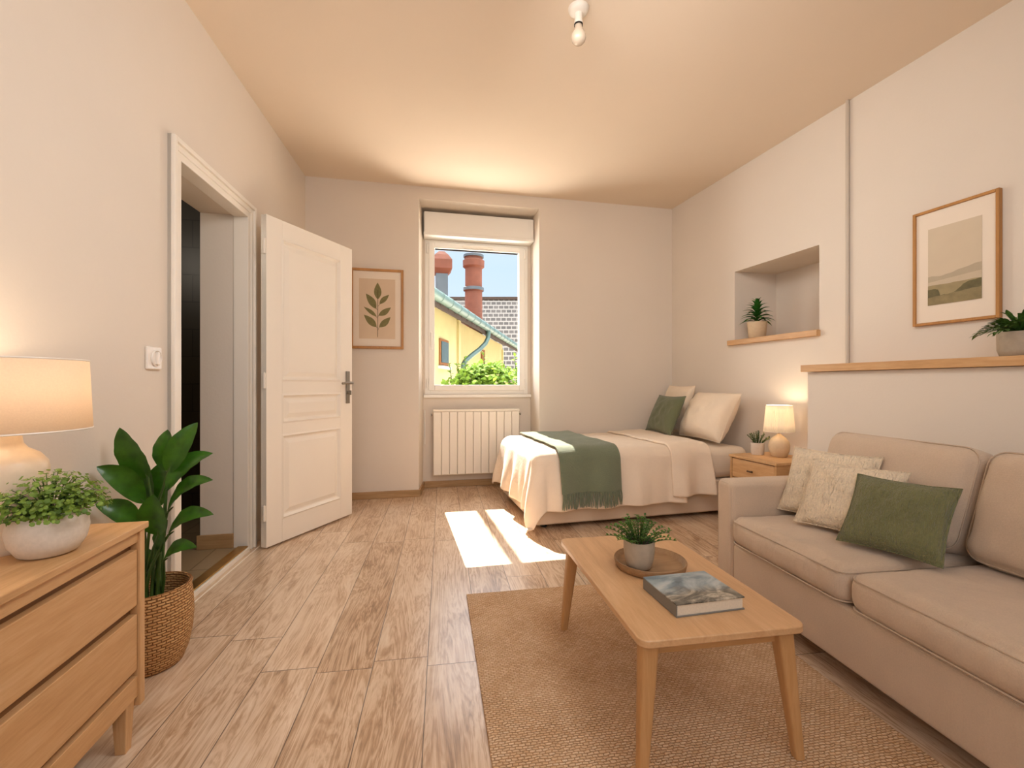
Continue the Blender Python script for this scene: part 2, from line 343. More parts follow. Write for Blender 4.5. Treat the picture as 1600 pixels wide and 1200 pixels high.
# ------------------------------------------------------------------ mesh builder
class MB:
    def __init__(self): self.bm = bmesh.new(); self.mi = 0
    def face(self, vs):
        try:
            f = self.bm.faces.new(vs); f.material_index = self.mi; f.smooth = True
            return f
        except ValueError: return None
    def v(self, p): return self.bm.verts.new(p)
    def prism(self, poly, z0, z1):
        a = [self.v((p[0], p[1], z0)) for p in poly]; b = [self.v((p[0], p[1], z1)) for p in poly]
        n = len(poly)
        self.face(list(reversed(a))); self.face(b)
        for i in range(n): self.face([a[i], a[(i + 1) % n], b[(i + 1) % n], b[i]])
        return self
    def box(self, x0, x1, y0, y1, z0, z1, M=None):
        vs = []
        for z in (z0, z1):
            for x, y in ((x0, y0), (x1, y0), (x1, y1), (x0, y1)):
                p = V(x, y, z); vs.append(self.v(M @ p if M else p))
        for q in ((3, 2, 1, 0), (4, 5, 6, 7), (0, 1, 5, 4), (1, 2, 6, 5), (2, 3, 7, 6), (3, 0, 4, 7)):
            self.face([vs[i] for i in q])
        return self
    def hexa(self, lo, hi):          # 4 lower points, 4 upper points
        a = [self.v(p) for p in lo]; b = [self.v(p) for p in hi]
        self.face(list(reversed(a))); self.face(b)
        for i in range(4): self.face([a[i], a[(i + 1) % 4], b[(i + 1) % 4], b[i]])
        return self
    def lathe(self, prof, n=40, c=(0, 0, 0), M=None):
        rings = []
        for r, z in prof:
            if r < 1e-5:
                p = V(c[0], c[1], c[2] + z); rings.append([self.v(M @ p if M else p)])
            else:
                ring = []
                for i in range(n):
                    a = 2 * PI * i / n
                    p = V(c[0] + r * math.cos(a), c[1] + r * math.sin(a), c[2] + z)
                    ring.append(self.v(M @ p if M else p))
                rings.append(ring)
        for A, B in zip(rings, rings[1:]):
            for i in range(n):
                j = (i + 1) % n
                if len(A) == 1 and len(B) == 1: continue
                if len(A) == 1: self.face([A[0], B[j], B[i]][::-1])
                elif len(B) == 1: self.face([A[i], A[j], B[0]])
                else: self.face([A[i], A[j], B[j], B[i]])
        return self
    def tube(self, pts, r, n=10, closed=False):
        pts = [Vector(p) for p in pts]; m = len(pts)
        rs = r if isinstance(r, (list, tuple)) else [r] * m
        rings = []; up = None
        for i in range(m):
            if closed: t = pts[(i + 1) % m] - pts[i - 1]
            else: t = pts[min(i + 1, m - 1)] - pts[max(i - 1, 0)]
            t.normalize()
            if up is None:
                up = t.orthogonal().normalized()
            else:
                up = (up - t * up.dot(t))
                if up.length < 1e-6: up = t.orthogonal()
                up.normalize()
            s = t.cross(up)
            rings.append([self.v(pts[i] + (up * math.cos(2 * PI * k / n) + s * math.sin(2 * PI * k / n)) * rs[i]) for k in range(n)])
        rng = range(m if closed else m - 1)
        for i in rng:
            A, B = rings[i], rings[(i + 1) % m]
            for k in range(n): self.face([A[k], A[(k + 1) % n], B[(k + 1) % n], B[k]])
        if not closed:
            self.face(list(reversed(rings[0]))); self.face(rings[-1])
        return self
    def grid(self, fn, nu, nv, flip=False):
        g = [[self.v(fn(i / nu, j / nv)) for j in range(nv + 1)] for i in range(nu + 1)]
        for i in range(nu):
            for j in range(nv):
                q = [g[i][j], g[i + 1][j], g[i + 1][j + 1], g[i][j + 1]]
                self.face(q[::-1] if flip else q)
        return g
    def build(self, name, mat, parent=None, bevel=0, seg=2, flat=False, solid=0, sub=0, auto=None):
        bm = self.bm
        bmesh.ops.recalc_face_normals(bm, faces=bm.faces[:])
        me = bpy.data.meshes.new(name)
        if flat:
            for f in bm.faces: f.smooth = False
        bm.to_mesh(me); bm.free()
        for m in (mat if isinstance(mat, (list, tuple)) else [mat]): me.materials.append(m)
        o = bpy.data.objects.new(name, me); COL.objects.link(o)
        if parent: o.parent = parent
        if solid:
            s = o.modifiers.new('solid', 'SOLIDIFY'); s.thickness = solid; s.offset = 0
        if sub:
            s = o.modifiers.new('sub', 'SUBSURF'); s.levels = sub; s.render_levels = sub
        if bevel:
            b = o.modifiers.new('bevel', 'BEVEL'); b.width = bevel; b.segments = seg; b.limit_method = 'ANGLE'; b.angle_limit = math.radians(40)
            b.harden_normals = True
        elif not flat:
            me.set_sharp_from_angle(angle=math.radians(auto if auto else 45))
        return o

def tag(o, label, cat, group=None, kind=None):
    o['label'] = label; o['category'] = cat
    if group: o['group'] = group
    if kind: o['kind'] = kind
    return o
def thing(name, label, cat, loc=(0, 0, 0), rz=0, group=None, kind=None):
    o = bpy.data.objects.new(name, None); COL.objects.link(o)
    o.empty_display_size = .1
    o.location = loc; o.rotation_euler = (0, 0, rz)
    return tag(o, label, cat, group, kind)
def nz(x, y=0, z=0): return noise.noise(V(x, y, z))
def sstep(a, b, x):
    t = max(0, min(1, (x - a) / (b - a))); return t * t * (3 - 2 * t)

# ------------------------------------------------------------------ camera
cam = bpy.data.cameras.new('camera'); co = bpy.data.objects.new('camera', cam); COL.objects.link(co)
co.location = (0, 0, CAM_Z); co.rotation_euler = (PI / 2, 0, -PHI)
cam.sensor_width = 36; cam.lens = FPX / 1600 * 36; cam.clip_start = .02; cam.clip_end = 200
sc.camera = co

# ------------------------------------------------------------------ room shell
H = 2.76
YB = 4.072
REAR = -1.5
def xL(y): return -.916 - .0682 * (4.073 - y)
def xR(y): return 2.772 - .0619 * y
DY0, DY1, DH = 2.262, 2.962, 2.01
WT = .25

b = MB(); b.box(-1.75, 3.6, REAR - .3, 4.75, -.12, 0)
tag(b.build('floor', M_['floor'], flat=True), 'light oak laminate plank floor of the room', 'floor', kind='structure')
b = MB(); b.box(-1.75, 3.6, REAR - .3, 4.75, H, H + .12)
tag(b.build('ceiling', M_['ceil'], flat=True), 'plain warm white plaster ceiling of the room', 'ceiling', kind='structure')
b = MB()
def lw(y0, y1, z0, z1): b.prism([(xL(y0), y0), (xL(y1), y1), (xL(y1) - WT, y1), (xL(y0) - WT, y0)], z0, z1)
lw(REAR, DY0, 0, H); lw(DY1, 4.6, 0, H); lw(DY0, DY1, DH, H)
tag(b.build('wall_left', M_['wall'], flat=True), 'cream plaster wall with the open doorway', 'wall', kind='structure')
NY0, NY1, NZ0, NZ1, ND, RT = 2.481, 3.23, 1.36, 1.925, .40, .5
b = MB()
def rw(y0, y1, z0, z1, d0=0, d1=RT): b.prism([(xR(y0) + d0, y0), (xR(y0) + d1, y0), (xR(y1) + d1, y1), (xR(y1) + d0, y1)], z0, z1)
rw(REAR, NY0, 0, H); rw(NY1, 4.6, 0, H); rw(NY0, NY1, 0, NZ0); rw(NY0, NY1, NZ1, H); rw(NY0, NY1, NZ0, NZ1, ND, RT)
tag(b.build('wall_right', M_['wall'], flat=True), 'cream plaster wall with the square niche above the bed', 'wall', kind='structure')
WX0, WX1, WXB, WZT, YN = .025, 1.135, .067, 2.65, 4.40
FX0, FX1, FZ0, FZ1, YO = .085, 1.104, .90, 2.39, 4.47
b = MB()
b.prism([(-1.3, YB), (WX0, YB), (WXB, YN), (WXB, YO), (-1.3, YO)], 0, H)
b.prism([(WX1, YB), (2.9, YB), (2.9, YO), (WX1, YO)], 0, H)
b.prism([(WX0, YB), (WX1, YB), (WX1, YN), (WXB, YN)], WZT, H)
b.box(WXB, WX1, YN, YO, FZ1, H); b.box(WXB, WX1, YN, YO, 0, FZ0)
b.box(WXB, FX0, YN, YO, FZ0, FZ1); b.box(FX1, WX1, YN, YO, FZ0, FZ1)
tag(b.build('wall_back', M_['wall'], flat=True), 'cream plaster end wall with the recessed window bay', 'wall', kind='structure')
b = MB(); b.box(-1.75, 3.6, REAR - .2, REAR, 0, H)
tag(b.build('wall_rear', M_['wall'], flat=True), 'cream plaster wall behind the viewpoint', 'wall', kind='structure')
# chimney breast under the mantel
BC = 2.50
def xBr(y): return BC - .0619 * y
b = MB(); b.prism([(xBr(-.6), -.6), (xR(-.6), -.6), (xR(2.314), 2.314), (xBr(2.314), 2.314)], 0, 1.072)
tag(b.build('wall_breast', M_['wall'], flat=True), 'low white projecting chimney breast behind the sofa', 'wall', kind='structure')
# baseboards
def skirt(name, poly, h, label, z=0):
    bb = MB(); bb.prism(poly, z, z + h)
    return tag(bb.build(name, M_['base'], bevel=.003), label, 'baseboard', kind='structure')
BH = .062
skirt('baseboard_back', [(xL(YB), YB - .014), (WX0, YB - .014), (WX0 + .014, YB - .012), (WXB + .012, YN - .014), (WX1, YN - .014), (WX1, YN), (WXB, YN), (WX0, YB), (xL(YB), YB)], BH, 'oak baseboard along the end wall and window bay')
skirt('baseboard_right', [(WX1, YB - .014), (xR(YB), YB - .014), (xR(YB), YB), (WX1, YB)], BH, 'oak baseboard behind the bed')
skirt('baseboard_left', [(xL(REAR), REAR), (xL(2.19), 2.19), (xL(2.19) + .014, 2.19), (xL(REAR) + .014, REAR)], BH, 'oak baseboard behind the dresser')

# ------------------------------------------------------------------ door
door = thing('door_1', 'white three-panel interior door standing open with its white casing', 'door', (0, 0, 0), kind='structure')
LDIR = V(math.sin(math.atan(.0682)), math.cos(math.atan(.0682)), 0)
LNOR = V(LDIR.y, -LDIR.x, 0)
def lpt(y, off, z): 
    return V(xL(y), y, z) + LNOR * off
def lbox(bb, y0, y1, o0, o1, z0, z1):
    bb.hexa([lpt(y0, o0, z0), lpt(y0, o1, z0), lpt(y1, o1, z0), lpt(y1, o0, z0)], [lpt(y0, o0, z1), lpt(y0, o1, z1), lpt(y1, o1, z1), lpt(y1, o0, z1)])
b = MB()
cw = .07
# outer moulding + inner flat lining
for (o1, i0, i1) in ((.018, .022, cw), (.030, .048, cw)):
    lbox(b, DY0 - i1, DY0 - i0 + .0, -.002, o1, 0, DH + i1); lbox(b, DY1 + i0, DY1 + i1, -.002, o1, 0, DH + i1)
    lbox(b, DY0 - i0, DY1 + i0, -.002, o1, DH + i0, DH + i1)
lbox(b, DY0 - .024, DY0 + .012, -.07, .012, 0, DH + .024); lbox(b, DY1 - .012, DY1 + .024, -.07, .012, 0, DH + .024); lbox(b, DY0, DY1, -.07, .012, DH - .012, DH + .024)
b.build('door_casing', M_['white'], door, bevel=.003)
# leaf
HA = V(-.881, 2.947, 0); HB = V(-.476, 3.594, 0)
ld = (HB - HA).normalized(); ln = V(ld.y, -ld.x, 0); LWD = (HB - HA).length
def leafpt(s, o, z): return HA + ld * s + ln * o + V(0, 0, z)
def leafbox(bb, s0, s1, o0, o1, z0, z1):
    bb.hexa([leafpt(s0, o0, z0), leafpt(s1, o0, z0), leafpt(s1, o1, z0), leafpt(s0, o1, z0)], [leafpt(s0, o0, z1), leafpt(s1, o0, z1), leafpt(s1, o1, z1), leafpt(s0, o1, z1)])
b = MB()
Z0, Z1 = .012, 2.025
S0, S1 = .117, .637
zs = [(.158, .68), (.757, .934), (1.02, 1.906)]
TH = .044; FR = .016
leafbox(b, 0, LWD, -TH + FR, -FR, Z0, Z1)                 # core
for (o0, o1) in ((-FR, 0), (-TH, -TH + FR)):
    leafbox(b, 0, S0, o0, o1, Z0, Z1); leafbox(b, S1, LWD, o0, o1, Z0, Z1)
    prev = Z0
    for (a, c) in zs:
        leafbox(b, S0, S1, o0, o1, prev, a); prev = c
    leafbox(b, S0, S1, o0, o1, prev, Z1)
leaf_o = b.build('door_leaf', M_['white'], door, bevel=.002)
for (a, c) in zs:
    bb = MB()
    for sgn, base in ((1, -FR), (-1, -TH + FR)):
        # sloped moulding ring then raised field
        def ring(i0, h0, i1, h1):
            r0 = [(S0 + i0, a + i0), (S1 - i0, a + i0), (S1 - i0, c - i0), (S0 + i0, c - i0)]
            r1 = [(S0 + i1, a + i1), (S1 - i1, a + i1), (S1 - i1, c - i1), (S0 + i1, c - i1)]
            A = [bb.v(leafpt(s, base + sgn * h0, z)) for s, z in r0]; B = [bb.v(leafpt(s, base + sgn * h1, z)) for s, z in r1]
            for i in range(4): bb.face([A[i], A[(i + 1) % 4], B[(i + 1) % 4], B[i]])
            return B
        ring(-.004, .0162, .006, .021); ring(.006, .021, .020, .003); ring(.020, .003, .028, .002)
        B = ring(.028, .002, .056, .013)
        bb.face(B)
    bb.build('door_panel', M_['white'], leaf_o, flat=True)
# handle on leaf
b = MB()
hs = LWD - .052
leafbox(b, hs - .019, hs + .019, 0, .008, .855, 1.095)
b.tube([leafpt(hs, .005, 1.008), leafpt(hs, .05, 1.008), leafpt(hs - .012, .058, 1.008), leafpt(hs - .05, .058, 1.010), leafpt(hs - .12, .056, 1.004)], [.011, .010, .0095, .009, .0085], 12)
b.tube([leafpt(hs, .005, .935), leafpt(hs, .024, .935)], [.012, .012], 14)
leafbox(b, hs - .004, hs + .004, .022, .036, .918, .952)
b.build('door_handle', M_['chrome'], leaf_o, bevel=.003)
for hz in (.22, 1.02, 1.83):
    b = MB()
    pc = leafpt(-.008, -.008, hz)
    b.tube([pc + V(0, 0, -.045), pc + V(0, 0, .045)], .008, 12)
    b.tube([pc + V(0, 0, .045), pc + V(0, 0, .053)], [.006, .002], 12)
    leafbox(b, -.006, .002, -.034, -.006, hz - .04, hz + .04)
    b.build('door_hinge', M_['white'], leaf_o)
# threshold
b = MB()
lbox(b, DY0 + .012, DY1 - .012, -.004, .022, 0, .026)
tag(b.build('trim_1', M_['white'], bevel=.003), 'worn white strip along the foot of the doorway', 'threshold', kind='structure')
b = MB(); lbox(b, DY0 + .012, DY1 - .012, -.045, .012, .026, .034)
tag(b.build('trim_2', M_['brass'], bevel=.003), 'brass edging strip across the doorway floor', 'threshold', kind='structure')
b = MB(); lbox(b, DY0 - .12, DY1 + .07, .042, .048, 0, .003)
tag(b.build('trim_3', M_['white'], bevel=.001), 'thin pale joint line in the floor before the doorway', 'threshold', kind='structure')
# bathroom beyond
BX0 = -2.9
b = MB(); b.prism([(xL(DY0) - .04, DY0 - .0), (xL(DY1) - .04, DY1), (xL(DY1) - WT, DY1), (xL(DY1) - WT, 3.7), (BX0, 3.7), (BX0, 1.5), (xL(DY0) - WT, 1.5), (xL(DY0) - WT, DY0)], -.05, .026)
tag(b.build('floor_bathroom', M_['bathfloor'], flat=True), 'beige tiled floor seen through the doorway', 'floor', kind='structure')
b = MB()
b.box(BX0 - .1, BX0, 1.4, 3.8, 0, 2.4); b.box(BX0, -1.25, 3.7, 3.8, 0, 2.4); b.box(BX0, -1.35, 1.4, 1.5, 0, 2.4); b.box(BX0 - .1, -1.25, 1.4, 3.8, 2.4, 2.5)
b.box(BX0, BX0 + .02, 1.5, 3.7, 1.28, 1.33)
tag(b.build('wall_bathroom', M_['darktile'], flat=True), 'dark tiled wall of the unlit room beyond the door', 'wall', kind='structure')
skirt('baseboard_reveal', [(xL(DY1) - .07, DY1 - .012), (xL(DY1) - WT - .015, DY1 - .012), (xL(DY1) - WT - .015, DY1), (xL(DY1) - .07, DY1)], .085, 'oak baseboard inside the doorway reveal', .026)
t = thing('toilet', 'pale toilet in the dark room beyond the open door', 'toilet', (-2.38, 3.25, .026), math.radians(0))
def oval(rx, ry, z, cx=0, n=36): return [V(cx + rx * math.cos(2 * PI * i / n), ry * math.sin(2 * PI * i / n), z) for i in range(n)]
def loft(bb, rings, cap=True):
    R = [[bb.v(p) for p in r] for r in rings]
    for A, B in zip(R, R[1:]):
        for i in range(len(A)): bb.face([A[i], A[(i + 1) % len(A)], B[(i + 1) % len(A)], B[i]])
    if cap: bb.face(R[0][::-1]); bb.face(R[-1])
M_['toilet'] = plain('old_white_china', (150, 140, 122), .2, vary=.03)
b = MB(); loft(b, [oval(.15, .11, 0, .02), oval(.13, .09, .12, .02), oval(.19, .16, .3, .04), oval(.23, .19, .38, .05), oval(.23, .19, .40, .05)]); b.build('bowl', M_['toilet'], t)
b = MB(); b.box(-.36, -.20, -.19, .19, .38, .76); b.build('cistern', M_['toilet'], t, bevel=.02)
b = MB(); loft(b, [oval(.24, .2, .405, .05), oval(.24, .2, .42, .05)]); b.build('lid', M_['toilet'], t, bevel=.006)
b = MB(); b.tube([V(-.28, 0, .755), V(-.28, 0, .785)], .02, 14); b.build('flush_button', M_['chrome'], t)

# ------------------------------------------------------------------ window
win = thing('window_1', 'white window with single pane and roller shutter box', 'window', (0, YN, 0), kind='structure')
def fring(bb, x0, x1, z0, z1, w, y0, y1):
    bb.box(x0, x0 + w, y0, y1, z0, z1); bb.box(x1 - w, x1, y0, y1, z0, z1); bb.box(x0 + w, x1 - w, y0, y1, z0, z0 + w); bb.box(x0 + w, x1 - w, y0, y1, z1 - w, z1)
b = MB(); fring(b, FX0, FX1, FZ0, FZ1, .05, -.004, .06); b.build('window_frame', M_['pvc'], win, bevel=.003)
b = MB(); fring(b, FX0 + .035, FX1 - .035, FZ0 + .035, FZ1 - .022, .056, -.022, .052)
fring(b, FX0 + .078, FX1 - .078, FZ0 + .078, FZ1 - .066, .012, -.012, .05); sash = b.build('sash', M_['pvc'], win, bevel=.005)
b = MB(); b.box(FX0 + .08, FX1 - .08, .022, .026, FZ0 + .08, FZ1 - .07); b.build('pane', M_['glass'], sash)
b = MB(); b.box(FX0 + .05, FX0 + .072, -.034, -.022, 1.36, 1.50); b.box(FX0 + .054, FX0 + .068, -.06, -.034, 1.46, 1.485); b.box(FX0 + .053, FX0 + .069, -.068, -.054, 1.33, 1.49); b.build('handle', M_['pvc'], sash, bevel=.004)
b = MB(); b.box(FX0 + .36, FX0 + .66, -.032, -.02, FZ1 - .062, FZ1 - .04); b.build('trickle_vent', M_['enamel'], sash, bevel=.004)
for x in (FX0 + .022, FX1 - .030):
    for z in (FZ0 + .06, FZ1 - .13):
        b = MB(); b.tube([V(x, -.018, z), V(x, -.018, z + .09)], .009, 10); b.build('hinge', M_['pvc'], win)
b = MB(); b.box(.074, 1.128, -.15, -.002, FZ1 + .004, 2.612); b.box(.07, 1.131, -.158, -.148, FZ1 + .0, FZ1 + .03)
b.build('shutter_box', M_['pvc'], win, bevel=.006)
b = MB(); b.box(WXB + .005, WX1 - .002, -.04, 0, .868, .896); b.build('sill_board', M_['pvc'], win, bevel=.004)
b = MB(); b.box(.078, .088, -.012, -.002, .42, .75); b.build('strap_winder', M_['pvc'], win, bevel=.003)

# radiator
t = thing('radiator', 'white ribbed panel radiator below the window', 'radiator', (.577, 4.30, 0))
RX, RZ0, RZ1 = .417, .128, .755
b = MB(); b.box(-RX, RX, .012, .05, RZ0, RZ1); b.box(-RX - .003, RX + .003, -.012, .052, RZ1 - .018, RZ1 + .003); b.build('body', M_['enamel'], t, bevel=.004)
nrib = 11; rwid = 2 * RX / nrib
for i in range(nrib):
    b = MB(); x0 = -RX + i * rwid
    b.box(x0 + .0015, x0 + rwid - .0015, -.008, .014, RZ0 + .008, RZ1 - .02); b.build('rib', M_['enamel'], t, bevel=.006, seg=3)
for x in (-RX - .02, RX + .012):
    b = MB(); b.tube([V(x, .03, RZ1 - .05), V(x + .012, .03, RZ1 - .05)], .011, 12); b.tube([V(-RX - .004 if x < 0 else RX - .004, .03, RZ1 - .05), V(x, .03, RZ1 - .05)], .006, 10); b.build('plug', M_['chrome'], t)
for x in (-.3, .3):
    b = MB(); b.box(x - .015, x + .015, .05, .095, .2, .7); b.build('bracket', M_['enamel'], t)
    if x > 0: b = MB(); b.tube([V(x, .03, 0), V(x, .03, RZ0 + .01)], .008, 10); b.build('supply_pipe', M_['enamel'], t)

# ------------------------------------------------------------------ fixed wall things
RDIR = V(-math.sin(math.atan(.0619)), math.cos(math.atan(.0619)), 0); RNOR = V(-RDIR.y, RDIR.x, 0)
RROT = math.atan(.0619)
def rpt(y, off, z): return V(xR(y), y, z) + RNOR * off
def rbox(bb, y0, y1, o0, o1, z0, z1):
    bb.hexa([rpt(y0, o0, z0), rpt(y0, o1, z0), rpt(y1, o1, z0), rpt(y1, o0, z0)], [rpt(y0, o0, z1), rpt(y0, o1, z1), rpt(y1, o1, z1), rpt(y1, o0, z1)])
b = MB(); b.prism([(xBr(-.6) - .03, -.6), (xR(-.6) - .004, -.6), (xR(2.336) - .004, 2.336), (xBr(2.336) - .03, 2.336)], 1.074, 1.116)
tag(b.build('mantel_shelf', M_['oak_y'], bevel=.002), 'long oak mantel shelf on the low chimney breast', 'shelf')
b = MB(); rbox(b, 2.472, 3.278, -.002, .035, NZ0 - .04, NZ0); rbox(b, NY0 + .004, NY1 - .004, -ND + .01, 0, NZ0 - .0, NZ0 + .004)
tag(b.build('niche_shelf', M_['oak_y'], bevel=.002), 'short oak shelf lining the bottom of the wall niche', 'shelf')
b = MB(); b.tube([rpt(2.283, .012, 1.12), rpt(2.283, .012, H)], .010, 12)
tag(b.build('wall_pipe', plain('pipe_paint', (196, 184, 168), .5, vary=.02)), 'thin painted vertical pipe running from mantel to ceiling', 'pipe')

t = thing('light_switch', 'white square switch plate with a round dial beside the doorway', 'light switch', lpt(2.09, 0, 1.105), -math.atan(.0682))
b = MB(); b.box(0, .013, -.044, .044, -.046, .046); b.build('plate', M_['switch'], t, bevel=.005, seg=3)
RY = Matrix.Rotation(PI / 2, 4, 'Y')
b = MB(); b.lathe([(.031, .012), (.033, .019), (.030, .022), (.027, .016), (0, .016)], 32, M=RY); b.build('dial_ring', M_['switch'], t)
b = MB(); b.box(.014, .028, -.008, .008, -.026, .026); b.build('knob', M_['switch'], t, bevel=.004, seg=3)

# ceiling lamp
t = thing('ceiling_lamp', 'bare opal bulb in a plain white ceiling fitting', 'lamp', (.745, 1.988, H))
b = MB(); b.lathe([(0, -.026), (.034, -.024), (.046, -.012), (.048, 0)], 36); b.build('ceiling_rose', M_['white'], t)
b = MB(); b.lathe([(0, -.078), (.0195, -.078), (.020, -.06), (.018, -.056), (.018, -.025), (0, -.025)], 28); b.build('socket', M_['white'], t)
b = MB(); b.lathe([(.0175, -.074), (.0205, -.074), (.0205, -.080), (.0175, -.080)], 28); b.build('collar', M_['black'], t)
b = MB(); b.lathe([(0, -.168), (.012, -.1665), (.023, -.161), (.031, -.151), (.0345, -.139), (.033, -.126), (.027, -.112), (.020, -.098), (.0165, -.086), (.016, -.076)], 32); b.build('bulb', M_['bulb'], t)

# ------------------------------------------------------------------ pictures
def picture(name, label, w, h, fw, depth, group=None):   # local: X right across the face, Z up, face towards -Y
    t = thing(name, label, 'picture')
    b = MB()
    b.box(-w / 2, -w / 2 + fw, -depth, 0, -h / 2, h / 2); b.box(w / 2 - fw, w / 2, -depth, 0, -h / 2, h / 2)
    b.box(-w / 2 + fw, w / 2 - fw, -depth, 0, -h / 2, -h / 2 + fw); b.box(-w / 2 + fw, w / 2 - fw, -depth, 0, h / 2 - fw, h / 2)
    b.build('frame', M_['frame'], t, bevel=.002)
    b = MB(); b.box(-w / 2 + fw - .002, w / 2 - fw + .002, -depth + .010, -.001, -h / 2 + fw - .002, h / 2 - fw + .002); b.build('mat_board', M_['mat'], t)
    return t
# botanical print on end wall
pw, ph = .444, .695
t = picture('botanical_picture', 'oak framed botanical leaf print beside the window', pw, ph, .022, .022)
t.location = (-.329, YB - .001, 1.654)
aw, ah = .302, .521
b = MB(); b.box(-aw / 2, aw / 2, -.0135, -.0115, -ah / 2, ah / 2)
ax0 = -.4805 + .329
pr = b.build('print', M_['paper'], t)
def apx(zx, zy): return ((zx - 232) / 423 * aw - aw / 2, ah / 2 - (zy - 270) / 700 * ah)
b = MB()
def fleaf(base, tip, wl, wr_, layer=0):
    B = V(*apx(*base)); T = V(*apx(*tip)); d = T - B; ln_ = d.length; d.normalize(); n = V(-d.y, d.x)
    Lp, Rp = [], []
    K = 14
    for i in range(1, K):
        s = i / K; w = math.sin(PI * s ** .85)
        Lp.append(B + d * ln_ * s + n * wl * ln_ * w); Rp.append(B + d * ln_ * s - n * wr_ * ln_ * w)
    pts = [B] + Lp + [T] + Rp[::-1]
    b.face([b.v((p.x, -.0142 - layer * .0001, p.y)) for p in pts])
fleaf((450, 510), (447, 312), .21, .21)
fleaf((428, 620), (310, 445), .16, .22); fleaf((470, 563), (583, 450), .20, .16)
fleaf((435, 712), (285, 600), .10, .14); fleaf((458, 698), (605, 598), .16, .22)
fleaf((435, 835), (287, 692), .18, .20); fleaf((466, 835), (600, 712), .18, .22)
b.build('printed_leaf', M_['print_leaf'], pr, flat=True)
b = MB()
def fline(p0, p1, w):
    A = V(*apx(*p0)); B_ = V(*apx(*p1)); d = (B_ - A).normalized(); n = V(-d.y, d.x) * w
    b.face([b.v((q.x, -.0146, q.y)) for q in (A + n, A - n, B_ - n, B_ + n)])
fline((446, 950), (450, 400), .0022)
for q0, q1 in (((450, 872), (470, 825)), ((446, 850), (430, 825)), ((448, 715), (470, 690)), ((446, 730), (420, 700)), ((448, 640), (400, 560)), ((450, 590), (530, 510))): fline(q0, q1, .0013)
b.build('printed_stem', M_['print_stem'], pr, flat=True)
# landscape on right wall
pw, ph = .357, .605
yc = (1.5625 + 1.919) / 2
t = picture('landscape_picture', 'oak framed print of misty hills above the mantel', pw, ph, .014, .024)
t.location = rpt(yc, .001, 1.612); t.rotation_euler = (0, 0, RROT - PI / 2)
# local +X of the picture must run towards the viewer (image right)
aw, ah = .222, .40
b = MB(); b.box(-aw / 2, aw / 2, -.0155, -.0125, -ah / 2, ah / 2); pr = b.build('print', M_['l_sky'], t)
b = MB()
def strip(top, bot, layer, mi):
    b.mi = mi; K = 40
    T = []; B_ = []
    for i in range(K + 1):
        s = i / K; T.append((s, top(s))); B_.append((s, bot(s)))
    vt = [b.v((-aw / 2 + s * aw, -.0157 - layer * .0004, -ah / 2 + z * ah)) for s, z in T]; vb = [b.v((-aw / 2 + s * aw, -.0157 - layer * .0004, -ah / 2 + z * ah)) for s, z in B_]
    for i in range(K): b.face([vb[i], vb[i + 1], vt[i + 1], vt[i]])
strip(lambda s: .375 + .05 * s - .02 * math.sin(s * 5) + .012 * nz(s * 6), lambda s: .2, 0, 0)
strip(lambda s: .30 + .045 * s, lambda s: .2, 1, 1)
strip(lambda s: .255 + .012 * nz(s * 4, 3), lambda s: 0, 2, 2)
strip(lambda s: max(.105, .10 + .10 * sstep(.45, .8, s) + .05 * s + .01 * nz(s * 14, 5)), lambda s: .10 + .02 * s, 3, 3)
strip(lambda s: max(.08, .205 * (1 - sstep(.18, .32, s)) + .012 * nz(s * 20, 8)), lambda s: .07, 4, 3)
strip(lambda s: .10 + .05 * s + .012 * nz(s * 9, 2), lambda s: 0, 5, 4)
b.build('printed_landscape', [M_['l_hill'], M_['l_hill2'], M_['l_field'], M_['l_bush'], M_['l_fore']], pr, flat=True)

